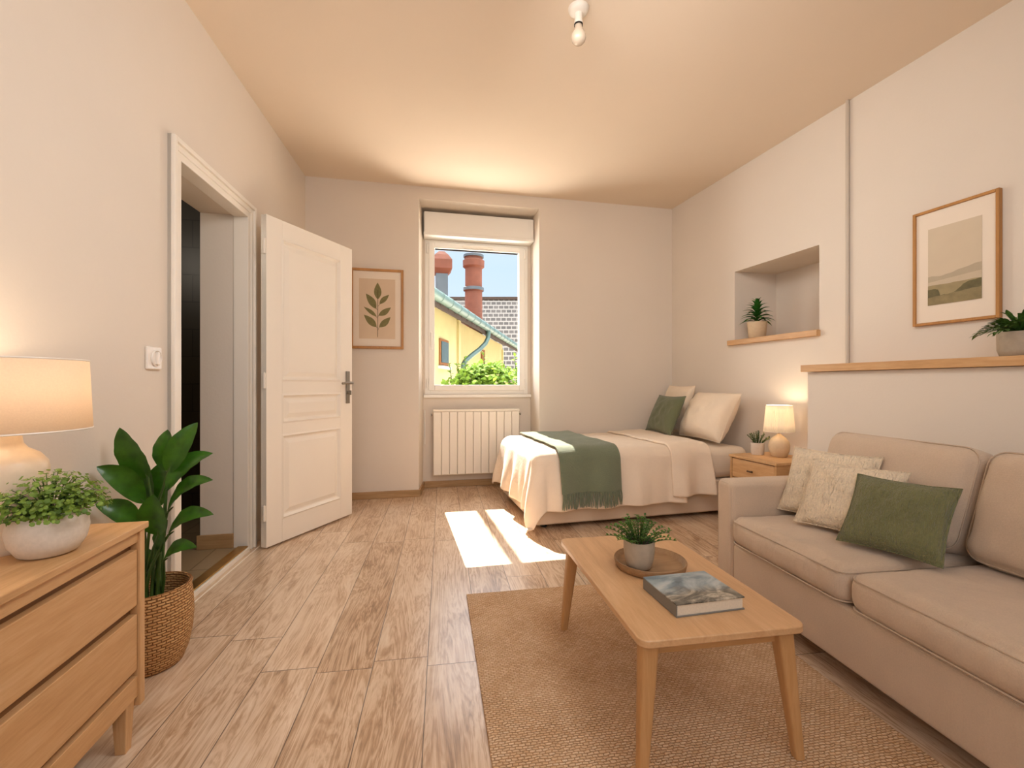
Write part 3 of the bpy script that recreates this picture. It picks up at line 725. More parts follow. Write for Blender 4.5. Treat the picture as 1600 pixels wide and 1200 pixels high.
# ------------------------------------------------------------------ soft shapes
def axis_samples(h, r, n):
    e = [-h, -h + r * .12, -h + r * .34, -h + r * .62, -h + r]
    inner = [-h + r + (2 * h - 2 * r) * i / n for i in range(1, n)]
    return e + inner + [-x for x in reversed(e)]
def soft_box(bb, hx, hy, hz, r, crown=0, n=10, wr=0, seed=0, M=None, side_bulge=0, pucker=0):
    X, Y, Z = axis_samples(hx, r, n), axis_samples(hy, r, n), axis_samples(hz, min(r, hz * .98), 3)
    rr = min(r, hz * .98)
    cache = {}
    def vert(x, y, z):
        k = (round(x, 6), round(y, 6), round(z, 6))
        if k in cache: return cache[k]
        q = V(max(-hx + rr, min(hx - rr, x)), max(-hy + rr, min(hy - rr, y)), max(-hz + rr, min(hz - rr, z)))
        d = V(x, y, z) - q
        p = q + d.normalized() * rr if d.length > 1e-9 else V(x, y, z)
        cu = max(0, (1 - (x / hx) ** 2)) * max(0, (1 - (y / hy) ** 2))
        p.z += crown * (cu ** .6) * (1 if z > 0 else -.0) * (abs(z) / hz)
        if side_bulge:
            p.x += side_bulge * math.copysign(1, x) * (abs(x) / hx) ** 6 * (1 - (y / hy) ** 2) * (1 - (z / hz) ** 2)
        if pucker and x < 0:
            k_ = sstep(.55, 1, -x / hx); pu = nz(y * 34 + seed, 3 + z * 5, 0) + .6 * nz(y * 70 + seed, 1, z * 4)
            p.x += -pucker * pu * k_ * (1 - .6 * abs(z / hz)); p.z += pucker * .7 * pu * k_ * (1 if z > 0 else 0)
        if wr:
            e = max(abs(x) / hx, abs(y) / hy)
            p += V(nz(x * 9 + seed, y * 9, z * 9), nz(x * 9, y * 9 + seed, z * 9 + 5), nz(x * 8, y * 8 + 9, z * 8 + seed)) * wr
            p += V(0, 0, nz(x * 26 + seed, y * 26, z * 14)) * wr * .5
        vv = bb.v(M @ p if M else p); cache[k] = vv
        return vv
    def facegrid(A, B, f):
        for i in range(len(A) - 1):
            for j in range(len(B) - 1):
                bb.face([f(A[i], B[j]), f(A[i + 1], B[j]), f(A[i + 1], B[j + 1]), f(A[i], B[j + 1])])
    for s in (-1, 1):
        facegrid(X, Y, lambda a, c: vert(a, c, s * hz)); facegrid(X, Z, lambda a, c: vert(a, s * hy, c)); facegrid(Y, Z, lambda a, c: vert(s * hx, a, c))
def frame_M(o, x, y=None, z=None):
    m = Matrix.Identity(4)
    for i, a in enumerate((x, y, z)):
        for k in range(3): m[k][i] = a[k]
    for k in range(3): m[k][3] = o[k]
    return m
def pillow_mesh(bb, w, h, t, M, n=30, wr=.006, seed=0, pinch=.07, sag=0, rib=0):
    def pt(u, v, s):
        uu, vv = 2 * u - 1, 2 * v - 1
        e = (max(0, 1 - abs(uu) ** 3.0) * max(0, 1 - abs(vv) ** 3.0)) ** .55
        x = w / 2 * uu * (1 - pinch * (1 - vv * vv) * abs(uu) ** 2); y = h / 2 * vv * (1 - pinch * (1 - uu * uu) * abs(vv) ** 2)
        edge = 1 - e
        z = s * t / 2 * e
        z += s * e * (1 - e * .4) * wr * 2.4 * nz(uu * 2.6 + seed, vv * 2.6, s * 3) 
        cr = nz(uu * 5 + seed, vv * 5 + 7, s)
        z += s * wr * 1.2 * e * cr
        if rib: z += s * rib * e * (abs(nz(uu * 9 + seed, vv * 22, s * 2)) )
        y -= sag * (1 - vv) * .5 * e * 0
        z += .5 * wr * nz(uu * 3 + seed, vv * 3, 11) * edge
        return M @ V(x, y, z)
    g1 = bb.grid(lambda u, v: pt(u, v, 1), n, n)
    g2 = bb.grid(lambda u, v: pt(u, v, -1), n, n, True)
    bmesh.ops.remove_doubles(bb.bm, verts=bb.bm.verts[:], dist=.0008)
def pillow(name, label, w, h, t, mat, base_l, base_r, top_l, group, cat='cushion', wr=.006, seed=0, piping=None, pinch=.07, zip_=True, rib=0):
    """base_l/base_r: the two bottom corners, top_l: one top corner (world)."""
    A, B, T = V(*base_l), V(*base_r), V(*top_l)
    x = (B - A).normalized(); y = (T - A); y = (y - x * y.dot(x)).normalized(); z = x.cross(y)
    c = A + x * ((B - A).length / 2) + y * (h / 2)
    Mw = frame_M(c, x, y, z)
    o = thing(name, label, cat, (0, 0, 0), 0, group)
    o.matrix_world = Mw
    b = MB(); pillow_mesh(b, w, h, t, Matrix.Identity(4), wr=wr, seed=seed, pinch=pinch, rib=rib)
    b.build('cover', mat, o, auto=80)
    # stitched seam round the rim
    b = MB(); pts = []
    K = 16
    for side in range(4):
        for i in range(K):
            s = -1 + 2 * i / K
            uu, vv = ((s, -1), (1, s), (-s, 1), (-1, -s))[side]
            pts.append(V(w / 2 * uu * (1 - pinch * (1 - vv * vv) * abs(uu) ** 2), h / 2 * vv * (1 - pinch * (1 - uu * uu) * abs(vv) ** 2), .5 * wr * nz(uu * 3 + seed, vv * 3, 11)))
    b.tube(pts, .0032, 6, True); b.build('seam', piping or mat, o)
    return o

# ------------------------------------------------------------------ bed
BL, BW, BT = 1.75, 1.0, .515
BED0 = V(.80, 2.95, 0); BROT = math.radians(2.3)
bed = thing('bed', 'single bed with beige upholstered base in the far corner', 'bed', BED0, BROT)
b = MB(); soft_box(b, BL / 2, BW / 2, .12, .02, n=6, M=Matrix.Translation((BL / 2, BW / 2, .15))); b.build('base', M_['bedbase'], bed)
b = MB(); soft_box(b, BL / 2 - .005, BW / 2 - .005, .118, .06, .002, n=12, wr=.0015, M=Matrix.Translation((BL / 2, BW / 2, .392))); b.build('mattress', M_['sheet'], bed)
for x in (.08, BL - .08):
    for y in (.08, BW - .08):
        b = MB(); b.lathe([(0, 0), (.022, 0), (.026, .034), (0, .034)], 16, (x, y, 0)); b.build('leg', M_['black'], bed)
def drape(a, bb_, off=0, fold=1.0, R0=.06):
    R = R0 + .013 + off; top = BT + .014 + off
    q = V(max(a, R0), max(R0, min(BW - R0, bb_)), 0)
    dv = V(a, bb_, 0) - q; d = dv.length
    wz = .006 * nz(a * 5, bb_ * 5, 1) + .004 * nz(a * 13, bb_ * 9, 4)
    if d < 1e-6: return V(a, bb_, top + wz)
    n = dv / d; ang = math.atan2(n.y, n.x)
    far = max(0, n.y)
    arc = R * PI / 2
    if d < arc:
        th = d / R; hor = R * math.sin(th); drop = R * (1 - math.cos(th))
    else:
        hor = R + (d - arc) * .10; drop = R + (d - arc) * .985
    pc = (q.x - q.y) * 1.0 + ang * .22
    k = sstep(.05, .42, d) * fold
    corner = abs(n.x * n.y) * 2
    hor += k * (.022 * math.sin(pc * 21 + 1.3 * nz(pc * 4, 2)) + .020 * nz(pc * 9, 7) + .012) * (1 - .5 * corner)
    hor += k * corner * .045
    z = top - drop + wz * (1 - k)
    fl = .014 + off + .006 * (1 + nz(pc * 20, 3))
    if z < fl:
        ex = fl - z; hor += ex * .55; z = fl + .010 * corner * (1 + math.sin(ex * 60))
    if far > .3: hor = min(hor, R0 + .035 + (1 - far) * .2)
    return V(q.x + n.x * hor, q.y + n.y * hor, max(z, fl))
def cloth(name, mat, a0, a1, b0, b1, na, nb, off, label, cat, solid=.012, parent=None, lab=True):
    m = MB()
    def fn(u, v):
        a = a0 + (a1 - a0) * u; bq = b0 + (b1 - b0) * v
        return drape(a, bq, off)
    m.grid(fn, na, nb)
    o = m.build(name, mat, parent, solid=solid, auto=80, sub=1)
    if not parent:
        o.location = BED0; o.rotation_euler = (0, 0, BROT); tag(o, label, cat)
    return o
duv = cloth('duvet', M_['duvet'], -.385, 1.12, -.385, BW + .10, 90, 90, .004, 'cream duvet draped over the bed down to the floor', 'duvet', .016)
f = cloth('folded_top', M_['duvet'], 1.02, 1.36, -.37, BW + .05, 24, 80, .024, '', '', .02, parent=duv)
thr = thing('throw_blanket', 'sage green fringed throw across the foot of the bed', 'throw', BED0, BROT)
cloth('blanket', M_['throw'], .15, .61, -.315, BW - .02, 28, 84, .036, '', '', .012, parent=thr)
b = MB()
for i in range(44):
    a = .153 + .454 * (i + .5) / 44
    pts = []
    l_ = .095 + .018 * rnd.random(); dx = .012 * (rnd.random() - .5)
    p0 = drape(a, -.31, .036)
    for k in range(5):
        s = k / 4
        pts.append(p0 + V(dx * s + .003 * math.sin(s * 5 + i), -.004 - .006 * s + .003 * math.sin(s * 4 + i * 2), -l_ * s))
    b.tube(pts, [.0052, .005, .0045, .0045, .003], 6)
b.build('fringe', M_['throw'], thr)
# pillows: lean on the wall at the head
def bp(x, y, z): return (x, y, z)
pz = BT + .035
pillow('bed_pillow', 'cream pillow leaning at the head of the bed, nearer the bedside lamp', .57, .42, .22, M_['pillow'], (2.285, 3.57, pz), (2.265, 3.02, pz), (2.455, 3.57, pz + .34), 'pillows at the head of the bed', 'pillow', .008, 3, pinch=.05)
pillow('bed_pillow', 'cream pillow standing in the far corner behind the green cushion', .42, .44, .15, M_['pillow'], (2.335, 4.01, pz + .01), (2.335, 3.59, pz + .01), (2.43, 4.01, pz + .35), 'pillows at the head of the bed', 'pillow', .008, 9, pinch=.05)
pillow('bed_cushion', 'plain green cushion propped against the bed pillows', .46, .36, .11, M_['bedgreen'], (2.135, 3.90, pz + .014), (2.115, 3.44, pz + .014), (2.265, 3.90, pz + .314), None, 'cushion', .006, 5)

# ------------------------------------------------------------------ nightstand
NS = V(2.40, 2.62, 0); nrot = math.radians(3.0)
t = thing('nightstand', 'small oak nightstand with one drawer beside the bed', 'nightstand', NS, nrot)
NX, NY, NT = .19, .20, .50
b = MB(); b.box(-NX - .008, NX, -NY - .006, NY + .006, NT - .018, NT); b.build('top', M_['oak_y'], t, bevel=.003)
b = MB(); b.box(-NX, NX, -NY, -NY + .016, .18, NT - .018); b.box(-NX, NX, NY - .016, NY, .18, NT - .018); b.box(-NX + .01, NX, -NY + .016, NY - .016, .18, .196); b.box(NX - .012, NX, -NY + .016, NY - .016, .196, NT - .018)
b.build('case', M_['oak_x'], t, bevel=.002)
b = MB(); b.box(-NX + .002, -NX + .02, -NY + .019, NY - .019, .345, NT - .024); dr = b.build('drawer', M_['oak_y'], t, bevel=.002)
b = MB(); b.box(-NX + .02, NX - .014, -NY + .03, NY - .03, .35, .36); b.build('drawer_box', M_['oak_y'], dr)
b = MB(); b.tube([V(-NX + .004, 0, .41), V(-NX - .016, 0, .41)], .004, 8); b.tube([V(-NX - .018, -.022, .41), V(-NX - .018, .022, .41)], .0055, 10); b.build('pull', M_['bronze'], dr)
b = MB(); b.box(-NX + .002, -NX + .02, -NY + .019, NY - .019, .2, .34); b.build('lower_drawer', M_['oak_y'], t, bevel=.002)
for x in (-NX + .02, NX - .02):
    for y in (-NY + .02, NY - .02):
        b = MB(); b.hexa([(x - .01, y - .01, 0), (x + .01, y - .01, 0), (x + .01, y + .01, 0), (x - .01, y + .01, 0)], [(x - .016, y - .016, .18), (x + .016, y - .016, .18), (x + .016, y + .016, .18), (x - .016, y + .016, .18)]); b.build('leg', M_['oak_z'], t, bevel=.002)

def lamp(name, label, loc, body_prof, stem_z, shade, body_mat, shade_m, power, stem_r=.006, stem_m=None, pleats=False):
    t = thing(name, label, 'lamp', loc)
    b = MB(); b.lathe(body_prof, 48); b.build('body', body_mat, t)
    z0, z1 = stem_z
    b = MB(); b.tube([V(0, 0, z0), V(0, 0, z1)], stem_r, 12); b.build('stem', stem_m or M_['brass'], t)
    r0, sz0, r1, sz1 = shade
    b = MB(); npl = 64
    if pleats:
        b.grid(lambda u, v: V(math.cos(2 * PI * u), math.sin(2 * PI * u), 0) * ((r0 + (r1 - r0) * v) + .0014 * (-1) ** round(u * npl * 2)) + V(0, 0, sz0 + (sz1 - sz0) * v), npl * 2, 4)
    else: b.lathe([(r0, sz0), (r1, sz1)], 64)
    sh = b.build('lamp_shade', shade_m, t, solid=.0015)
    b = MB()
    for r, z in ((r0, sz0), (r1, sz1)): b.tube([V(r * math.cos(2 * PI * i / 48), r * math.sin(2 * PI * i / 48), z) for i in range(48)], .0022, 6, True)
    for k in range(3):
        a = 2 * PI * k / 3; b.tube([V(0, 0, z1), V(r1 * math.cos(a), r1 * math.sin(a), sz1 - .01)], .0015, 6)
    b.build('shade_ring', M_['white'], sh)
    zb = (sz0 + sz1) / 2
    b = MB(); b.lathe([(0, zb + .03), (.014, zb + .026), (.022, zb + .01), (.02, zb - .008), (.012, zb - .03), (.012, z1 - .005)], 20); b.build('bulb', M_['bulb_on'], t)
    ld_ = bpy.data.lights.new(name + '_light', 'POINT'); ld_.energy = power; ld_.color = (1, .76, .50); ld_.shadow_soft_size = .03
    lo = bpy.data.objects.new(name + '_light', ld_); COL.objects.link(lo); lo.parent = t; lo.location = (0, 0, zb + .06)
    return t
lamp('bedside_lamp', 'small cream lamp with a pleated shade on the nightstand', (2.449, 2.635, NT),
     [(0, 0), (.044, 0), (.050, .006), (.062, .04), (.066, .072), (.060, .105), (.042, .130), (.018, .148), (.010, .158), (0, .158)], (.155, .22),
     (.094, .172, .079, .352), M_['ceramic_sand'], M_['shade_p'], 2.0, .006, M_['oak_z'], True)

# ------------------------------------------------------------------ plants
def pot(t, prof, mat, soil_r, soil_z, name='pot', c=(0, 0, 0)):
    b = MB(); b.lathe(prof, 48, c); b.build(name, mat, t, auto=50)
    b = MB(); b.lathe([(0, soil_z + .006), (soil_r * .6, soil_z + .005), (soil_r, soil_z)], 24, c); b.build('soil', M_['soil'], t)
def leaf(bb, p0, p1, w, up=V(0, 0, 1), bend=.15, fold=.25, K=8, tipw=.85, base_t=0.0, shape=.8):
    p0, p1 = Vector(p0), Vector(p1); d = p1 - p0; ln_ = d.length
    side = d.cross(up)
    if side.length < 1e-6: side = d.orthogonal()
    side.normalize(); nrm = side.cross(d).normalized()
    rows = []
    for i in range(K + 1):
        s = i / K
        c = p0 + d * s + nrm * (bend * ln_ * 4 * s * (1 - s)) 
        ww = w * (math.sin(PI * min(1, (s * .97 + .03)) ** shape)) if i < K else 0
        if i == K: rows.append([bb.v(c)])
        else: rows.append([bb.v(c - side * ww / 2 + nrm * fold * ww / 2), bb.v(c), bb.v(c + side * ww / 2 + nrm * fold * ww / 2)])
    for A, B in zip(rows, rows[1:]):
        if len(B) == 1:
            bb.face([A[0], A[1], B[0]]); bb.face([A[1], A[2], B[0]])
        else:
            bb.face([A[0], A[1], B[1], B[0]]); bb.face([A[1], A[2], B[2], B[1]])
def disc_leaf(bb, c, nrm, r):
    nrm = nrm.normalized(); x = nrm.orthogonal().normalized(); y = nrm.cross(x)
    a0 = rnd.random() * 6
    vs = [bb.v(c + (x * math.cos(a0 + 2 * PI * k / 6) + y * math.sin(a0 + 2 * PI * k / 6)) * r + nrm * (r * .15 * (k % 2))) for k in range(6)]
    bb.face(vs)

# bushy round-leaf plant on the dresser
DT = .61
t = thing('potted_plant', 'bushy small-leaved plant in a round white bowl on the dresser', 'plant', (-.827, 1.232, DT))
pot(t, [(0, 0), (.040, 0), (.052, .006), (.066, .03), (.071, .058), (.068, .083), (.062, .098), (.058, .098), (.063, .08), (.06, .06)], M_['ceramic'], .06, .085)
b = MB(); bs = MB()
for i in range(1500):
    th = rnd.random() * 2 * PI; ph = math.acos(1 - rnd.random() * 1.08)
    rr = .45 + .68 * rnd.random() ** .7
    p = V(.098 * math.sin(ph) * math.cos(th), .098 * math.sin(ph) * math.sin(th), .083 * math.cos(ph)) * rr + V(0, 0, .098)
    if p.z < .072: p.z = .072 + .02 * rnd.random()
    if (p.x + .117) ** 2 + (p.y - .04) ** 2 < .102 ** 2: continue
    nr = (p - V(0, 0, .08)).normalized() + V(rnd.uniform(-.7, .7), rnd.uniform(-.7, .7), rnd.uniform(0, .9))
    disc_leaf(b, p, nr, rnd.uniform(.0032, .0062))
    if i % 6 == 0: bs.tube([V(p.x * .25, p.y * .25, .085), V(p.x * .6, p.y * .6, .085 + (p.z - .085) * .7), p], [.0012, .001, .0007], 4)
b.build('foliage', M_['leaf_lime'], t, flat=True); bs.build('stems', M_['stem'], t)

# sprig plants
def sprig_plant(t, nst, r, h, z0, mat, lw_, seed, spread=1.0, per=9, droop=.2, rb=.02, lk=(1.6, 2.6)):
    rn = random.Random(seed); b = MB(); bs = MB()
    for i in range(nst):
        a = 2 * PI * i / nst + rn.uniform(-.3, .3); k = (rn.random() ** .6) * spread
        out = r * k; hh = h * (1.05 - .55 * k ** 2) * rn.uniform(.8, 1.05)
        base = V(rb * k * math.cos(a), rb * k * math.sin(a), z0)
        pts = []
        for j in range(7):
            s = j / 6
            pts.append(base + V(math.cos(a) * out * s ** 1.3, math.sin(a) * out * s ** 1.3, hh * (s - droop * k * s ** 3)))
        bs.tube(pts, [.0016 - .0001 * j for j in range(7)], 5)
        for j in range(per):
            s = .18 + .82 * (j + .5) / per; f_ = s * 6; i0 = min(5, int(f_)); p = pts[i0].lerp(pts[i0 + 1], f_ - i0)
            for sg in (-1, 1):
                dr_ = V(math.cos(a + sg * 1.25 + rn.uniform(-.4, .4)), math.sin(a + sg * 1.25 + rn.uniform(-.4, .4)), rn.uniform(.1, .8)).normalized()
                leaf(b, p, p + dr_ * lw_ * rn.uniform(*lk), lw_ * rn.uniform(.8, 1.1), K=4, bend=.08, fold=.2)
    b.build('foliage', mat, t); bs.build('stems', M_['stem'], t)
t = thing('potted_plant', 'feathery green plant in a grey cup pot on the coffee table tray', 'plant', (.737, 1.390, .3825))
pot(t, [(0, 0), (.034, 0), (.040, .004), (.047, .03), (.051, .06), (.051, .092), (.047, .092), (.046, .075)], M_['ceramic_grey'], .047, .080)
sprig_plant(t, 46, .086, .105, .08, M_['leaf_fern'], .0085, 3, per=6, rb=.036, droop=.4, lk=(1.1, 1.7))
t = thing('potted_plant', 'tiny grey-green plant in a white pot beside the bedside lamp', 'plant', (2.372, 2.745, NT))
pot(t, [(0, 0), (.038, 0), (.041, .004), (.044, .085), (.040, .085), (.039, .07)], M_['ceramic'], .04, .074)
sprig_plant(t, 26, .062, .10, .072, M_['leaf_sage'], .0075, 8, per=6, rb=.028)
# niche rosette plant
pn = P(1183, 527, 3.55)
t = thing('potted_plant', 'spiky dark green plant in a cream pot inside the wall niche', 'plant', (pn.x, pn.y, NZ0 + .004))
pot(t, [(0, 0), (.056, 0), (.060, .004), (.072, .118), (.072, .126), (.067, .126), (.065, .11)], M_['ceramic_sand'], .066, .112)
b = MB(); bs = MB(); bs.tube([V(0, 0, .11), V(.002, 0, .2), V(0, .002, .25)], [.008, .007, .005], 8)
for i in range(46):
    lv = i / 45; a = i * 2.399; z = .125 + .13 * lv; el = -.05 + 1.25 * lv ** 1.3; ln_ = .138 - .045 * lv
    d = V(math.cos(a) * math.cos(el), math.sin(a) * math.cos(el), math.sin(el))
    leaf(b, V(0, 0, z) + d * .005, V(0, 0, z) + d * ln_ - V(0, 0, .018), .036 - .008 * lv, bend=.16, fold=.3, K=9, shape=.7)
b.build('foliage', M_['leaf_dark'], t); bs.build('stems', M_['stem'], t)
# mantel plant
pm = P(1594, 557, 1.90)
t = thing('potted_plant', 'arching leafy plant in a stone-coloured pot on the mantel shelf', 'plant', (pm.x, pm.y, 1.116))
pot(t, [(0, 0), (.054, 0), (.062, .006), (.069, .03), (.070, .105), (.065, .105), (.063, .09)], M_['ceramic_grey'], .064, .092)
b = MB(); bs = MB(); rn = random.Random(5)
for i in range(40):
    a = i * 2.399; k = .35 + .65 * ((i * 7) % 10) / 10
    pts = []
    for j in range(6):
        s = j / 5; pts.append(V(math.cos(a) * .13 * k * s, math.sin(a) * .13 * k * s, .09 + .105 * s * (1.15 - .4 * k) - .075 * k * s ** 2.5))
    bs.tube(pts, .002, 5)
    for j in range(1, 6):
        p = pts[j]; dd = (pts[j] - pts[j - 1]).normalized()
        for sg in (-1, 1):
            d2 = (dd + V(-dd.y, dd.x, .3) * sg * .55).normalized()
            leaf(b, p, p + d2 * .038, .016, K=5, bend=.1)
b.build('foliage', M_['leaf_mantel'], t); bs.build('stems', M_['stem'], t)

# tall basket plant by the doorway
bx, by = -.925, 1.835
t = thing('basket_plant', 'tall broad-leaved plant in a woven basket beside the doorway', 'plant', (bx, by, 0))
prof = [(0, 0), (.085, 0), (.095, .006), (.112, .05), (.123, .11), (.127, .17), (.124, .23), (.119, .272), (.117, .279), (.112, .279), (.111, .27), (.116, .22), (.118, .17)]
b = MB(); b.lathe(prof, 64); b.build('basket', M_['basket'], t, auto=60)
b = MB(); b.tube([V(.116 * math.cos(2 * PI * i / 60), .116 * math.sin(2 * PI * i / 60), .277) for i in range(60)], .006, 8, True); b.build('rim', M_['basket'], t)
b = MB(); b.lathe([(0, .205), (.08, .203), (.117, .198)], 32); b.build('soil', M_['soil'], t)
ZC = bx * SN + by * CS
LV = [  # tip u,v ; base u,v ; width px ; depth of base, depth of tip
    (187, 668, 231, 746, 42, .0, -.05), (151, 729, 224, 784, 33, .0, -.10), (149, 788, 216, 822, 32, -.03, -.11), (262, 671, 262, 735, 36, .04, .06),
    (309, 660, 263, 737, 36, .0, .02), (333, 708, 260, 766, 36, -.02, .05), (333, 750, 262, 800, 30, .0, -.04), (334, 804, 263, 836, 28, -.03, -.07), (308, 855, 256, 876, 24, -.04, -.08),
    (240, 772, 248, 835, 44, -.06, -.08), (252, 722, 250, 790, 42, .06, .09), (228, 722, 234, 782, 30, .05, .05), (262, 812, 250, 862, 26, -.02, -.03), (222, 858, 236, 880, 22, .05, .06)]
b = MB(); bs = MB()
org = V(bx, by, 0)
def wallclear(p):
    lim = xL(p.y + by) + .012 - bx
    if p.x < lim: p.x = lim + .02 * (1 - math.exp((p.x - lim) * 4))
    return b.v(p)
viewd = V(SN, CS, 0)
for i, (tu, tv, bu, bv, w, db, dt) in enumerate(LV):
    p0 = P(bu, bv, ZC + db) - org; p1 = P(tu, tv, ZC + dt) - org
    ww = w / FPX * ZC
    up = -viewd if i in (0, 9, 10, 11, 3, 4) else V(-viewd.x * .8, -viewd.y * .8, .75)
    sgn = .10 if i > 3 and i < 9 else .05
    # fuller leaf: finer rows with veins folded in
    d = p1 - p0; ln_ = d.length; side = d.cross(up).normalized(); nrm = side.cross(d).normalized()
    K = 16; rows = []
    lift = V(0, 0, 1)
    for r_ in range(K + 1):
        s = r_ / K
        c = p0 + d * s + lift * (.16 if i in (1, 2, 5, 6, 7, 8) else .03) * ln_ * (4 * s * (1 - s)) * .8 + nrm * .05 * ln_ * math.sin(PI * s)
        wd = ww * math.sin(PI * (.02 + .98 * s) ** .82) ** .72 if r_ < K else .0008
        row = []
        for q in (-1, -.5, 0, .5, 1):
            row.append(wallclear(c + side * wd / 2 * q + nrm * wd * (.16 * abs(q) - .03 * math.sin(abs(q) * PI) + .02 * math.sin(s * 26 + q) * abs(q))))
        rows.append(row)
    for A, B in zip(rows, rows[1:]):
        for k in range(4): b.face([A[k], A[k + 1], B[k + 1], B[k]])
    an = i * 2.4; root = V(.028 * math.cos(an), .028 * math.sin(an), .2)
    mid = V(root.x * 1.2 + (p0.x - root.x) * .35, root.y * 1.2 + (p0.y - root.y) * .35, root.z + (p0.z - root.z) * .55)
    bs.tube([root, root.lerp(mid, .5) + V(0, 0, .01), mid, mid.lerp(p0, .5) + V(0, 0, .008), p0, p0 + d * .12 + lift * .02 * ln_], [.006, .0055, .005, .0045, .004, .002], 8)
b.build('foliage', M_['leaf_big'], t, auto=70); bs.build('stems', M_['stem'], t)

# ------------------------------------------------------------------ dresser
t = thing('dresser', 'long light oak dresser with two wide drawers against the left wall', 'dresser', (0, 0, 0))
DF, DYF, DYN = -.745, 1.468, .42        # front x, far end, near end
def dbk(y): return xL(y) + .016
def dbox(bb, x0, y0, y1, z0, z1, x1=None):
    x1a = dbk(y0) if x1 is None else x1; x1b = dbk(y1) if x1 is None else x1
    bb.prism([(x1a, y0), (x0, y0), (x0, y1), (x1b, y1)], z0, z1)
b = MB(); dbox(b, DF, DYN, DYF, .592, DT); b.build('top', M_['oak_y'], t, bevel=.0025)
for (y0, y1) in ((DYF - .03, DYF - .008), (DYN + .008, DYN + .03)):
    b = MB(); dbox(b, DF - .006, y0, y1, .105, .592); b.build('side_panel', M_['oak_z'], t, bevel=.002)
DI0, DI1 = DYN + .03, DYF - .03
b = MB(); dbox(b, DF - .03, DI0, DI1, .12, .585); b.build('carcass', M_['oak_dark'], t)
b = MB(); b.box(DF - .032, DF - .012, DI0, DI1, .560, .592); b.build('top_rail', M_['oak_y'], t, bevel=.002)
for z0, z1 in ((.386, .541), (.207, .362)):
    b = MB(); b.box(DF - .034, DF - .012, DI0 + .002, DI1 - .002, z0, z1); dd = b.build('drawer', M_['oak_y'], t, bevel=.0025)
b = MB(); b.box(DF - .034, DF - .012, DI0, DI1, .132, .189); b.build('bottom_rail', M_['oak_y'], t, bevel=.002)
for y in (DYF - .055, DYN + .055):
    for xx in (DF - .034, dbk(y) + .03):
        b = MB(); b.hexa([(xx - .013, y - .013, 0), (xx + .013, y - .013, 0), (xx + .013, y + .013, 0), (xx - .013, y + .013, 0)], [(xx - .018, y - .018, .132), (xx + .018, y - .018, .132), (xx + .018, y + .018, .132), (xx - .018, y + .018, .132)]); b.build('leg', M_['oak_z'], t, bevel=.002)
lamp('table_lamp', 'cream ceramic lamp with a wide linen drum shade on the dresser', (-.944, 1.272, DT),
     [(0, 0), (.050, 0), (.056, .008), (.060, .05), (.064, .10), (.074, .155), (.079, .185), (.076, .205), (.062, .225), (.042, .238), (.034, .25), (.031, .272), (.027, .276), (0, .276)], (.27, .33),
     (.155, .281, .148, .448), M_['ceramic_lamp'], M_['shade'], 2.6, .007)

# ------------------------------------------------------------------ rug
rg = MB()
RGX0, RGX1, RGY0, RGY1 = 0, 1.15, 0, 1.85
def rugpt(u, v, z):
    x = RGX1 * u; y = RGY1 * v
    e = 1 if (u in (0, 1) or v in (0, 1)) else 0
    w = .0022 * nz(x * 45, y * 45, 3) * e
    return V(x + w, y + w, z + .0008 * nz(x * 12, y * 12))
n1, n2 = 60, 96
rg.grid(lambda u, v: rugpt(u, v, .011), n1, n2)
rg.grid(lambda u, v: rugpt(u, v, .0005), n1, n2, True)
def edge(fn, n):
    A = [rg.v(rugpt(*fn(i / n), .011)) for i in range(n + 1)]; B = [rg.v(rugpt(*fn(i / n), .0005)) for i in range(n + 1)]
    for i in range(n): rg.face([A[i], A[i + 1], B[i + 1], B[i]])
edge(lambda s: (s, 0), n1); edge(lambda s: (s, 1), n1); edge(lambda s: (0, s), n2); edge(lambda s: (1, s), n2)
bmesh.ops.remove_doubles(rg.bm, verts=rg.bm.verts[:], dist=.0002)
rug = tag(rg.build('rug', M_['rug'], auto=60), 'natural woven jute rug under the coffee table', 'rug')
ra = math.radians(-2.3); rug.rotation_euler = (0, 0, ra)
rug.location = V(.233, 2.106, 0) - Matrix.Rotation(ra, 3, 'Z') @ V(0, RGY1, 0)

# ------------------------------------------------------------------ coffee table
TT = .37
ct = thing('coffee_table', 'rectangular light oak coffee table on the jute rug', 'table', (.787, 1.363, .0122), math.radians(-2.8))
TW, TL = .2325, .3725; tz = TT - .0122
def rrect(hx, hy, r, n=8):
    pts = []
    for cx, cy, a0 in ((hx - r, hy - r, 0), (-hx + r, hy - r, PI / 2), (-hx + r, -hy + r, PI), (hx - r, -hy + r, 1.5 * PI)):
        for i in range(n + 1):
            a = a0 + PI / 2 * i / n; pts.append((cx + r * math.cos(a), cy + r * math.sin(a)))
    return pts
b = MB(); b.prism(rrect(TW, TL, .03), tz - .02, tz); b.build('tabletop', M_['table_y'], ct, bevel=.004, seg=3)
b = MB(); ix, iy = TW - .05, TL - .055
for s in (-1, 1):
    b.box(s * ix - .009, s * ix + .009, -iy, iy, tz - .062, tz - .02); b.box(-ix, ix, s * iy - .009, s * iy + .009, tz - .062, tz - .02)
b.build('apron', M_['table_x'], ct, bevel=.002)
for sx in (-1, 1):
    for sy in (-1, 1):
        b = MB()
        p1 = V(sx * (TW - .042), sy * (TL - .048), tz - .021); p0 = V(sx * (TW - .012), sy * (TL - .022), 0)
        K = 6; rings = []
        for k in range(K + 1):
            s = k / K; c = p0.lerp(p1, s); r = .0125 + .011 * s
            rings.append([c + V(x, y, 0) for x, y in rrect(r, r, r * .45, 4)])
        loft(b, rings); b.build('leg', M_['table_z'], ct, auto=50)
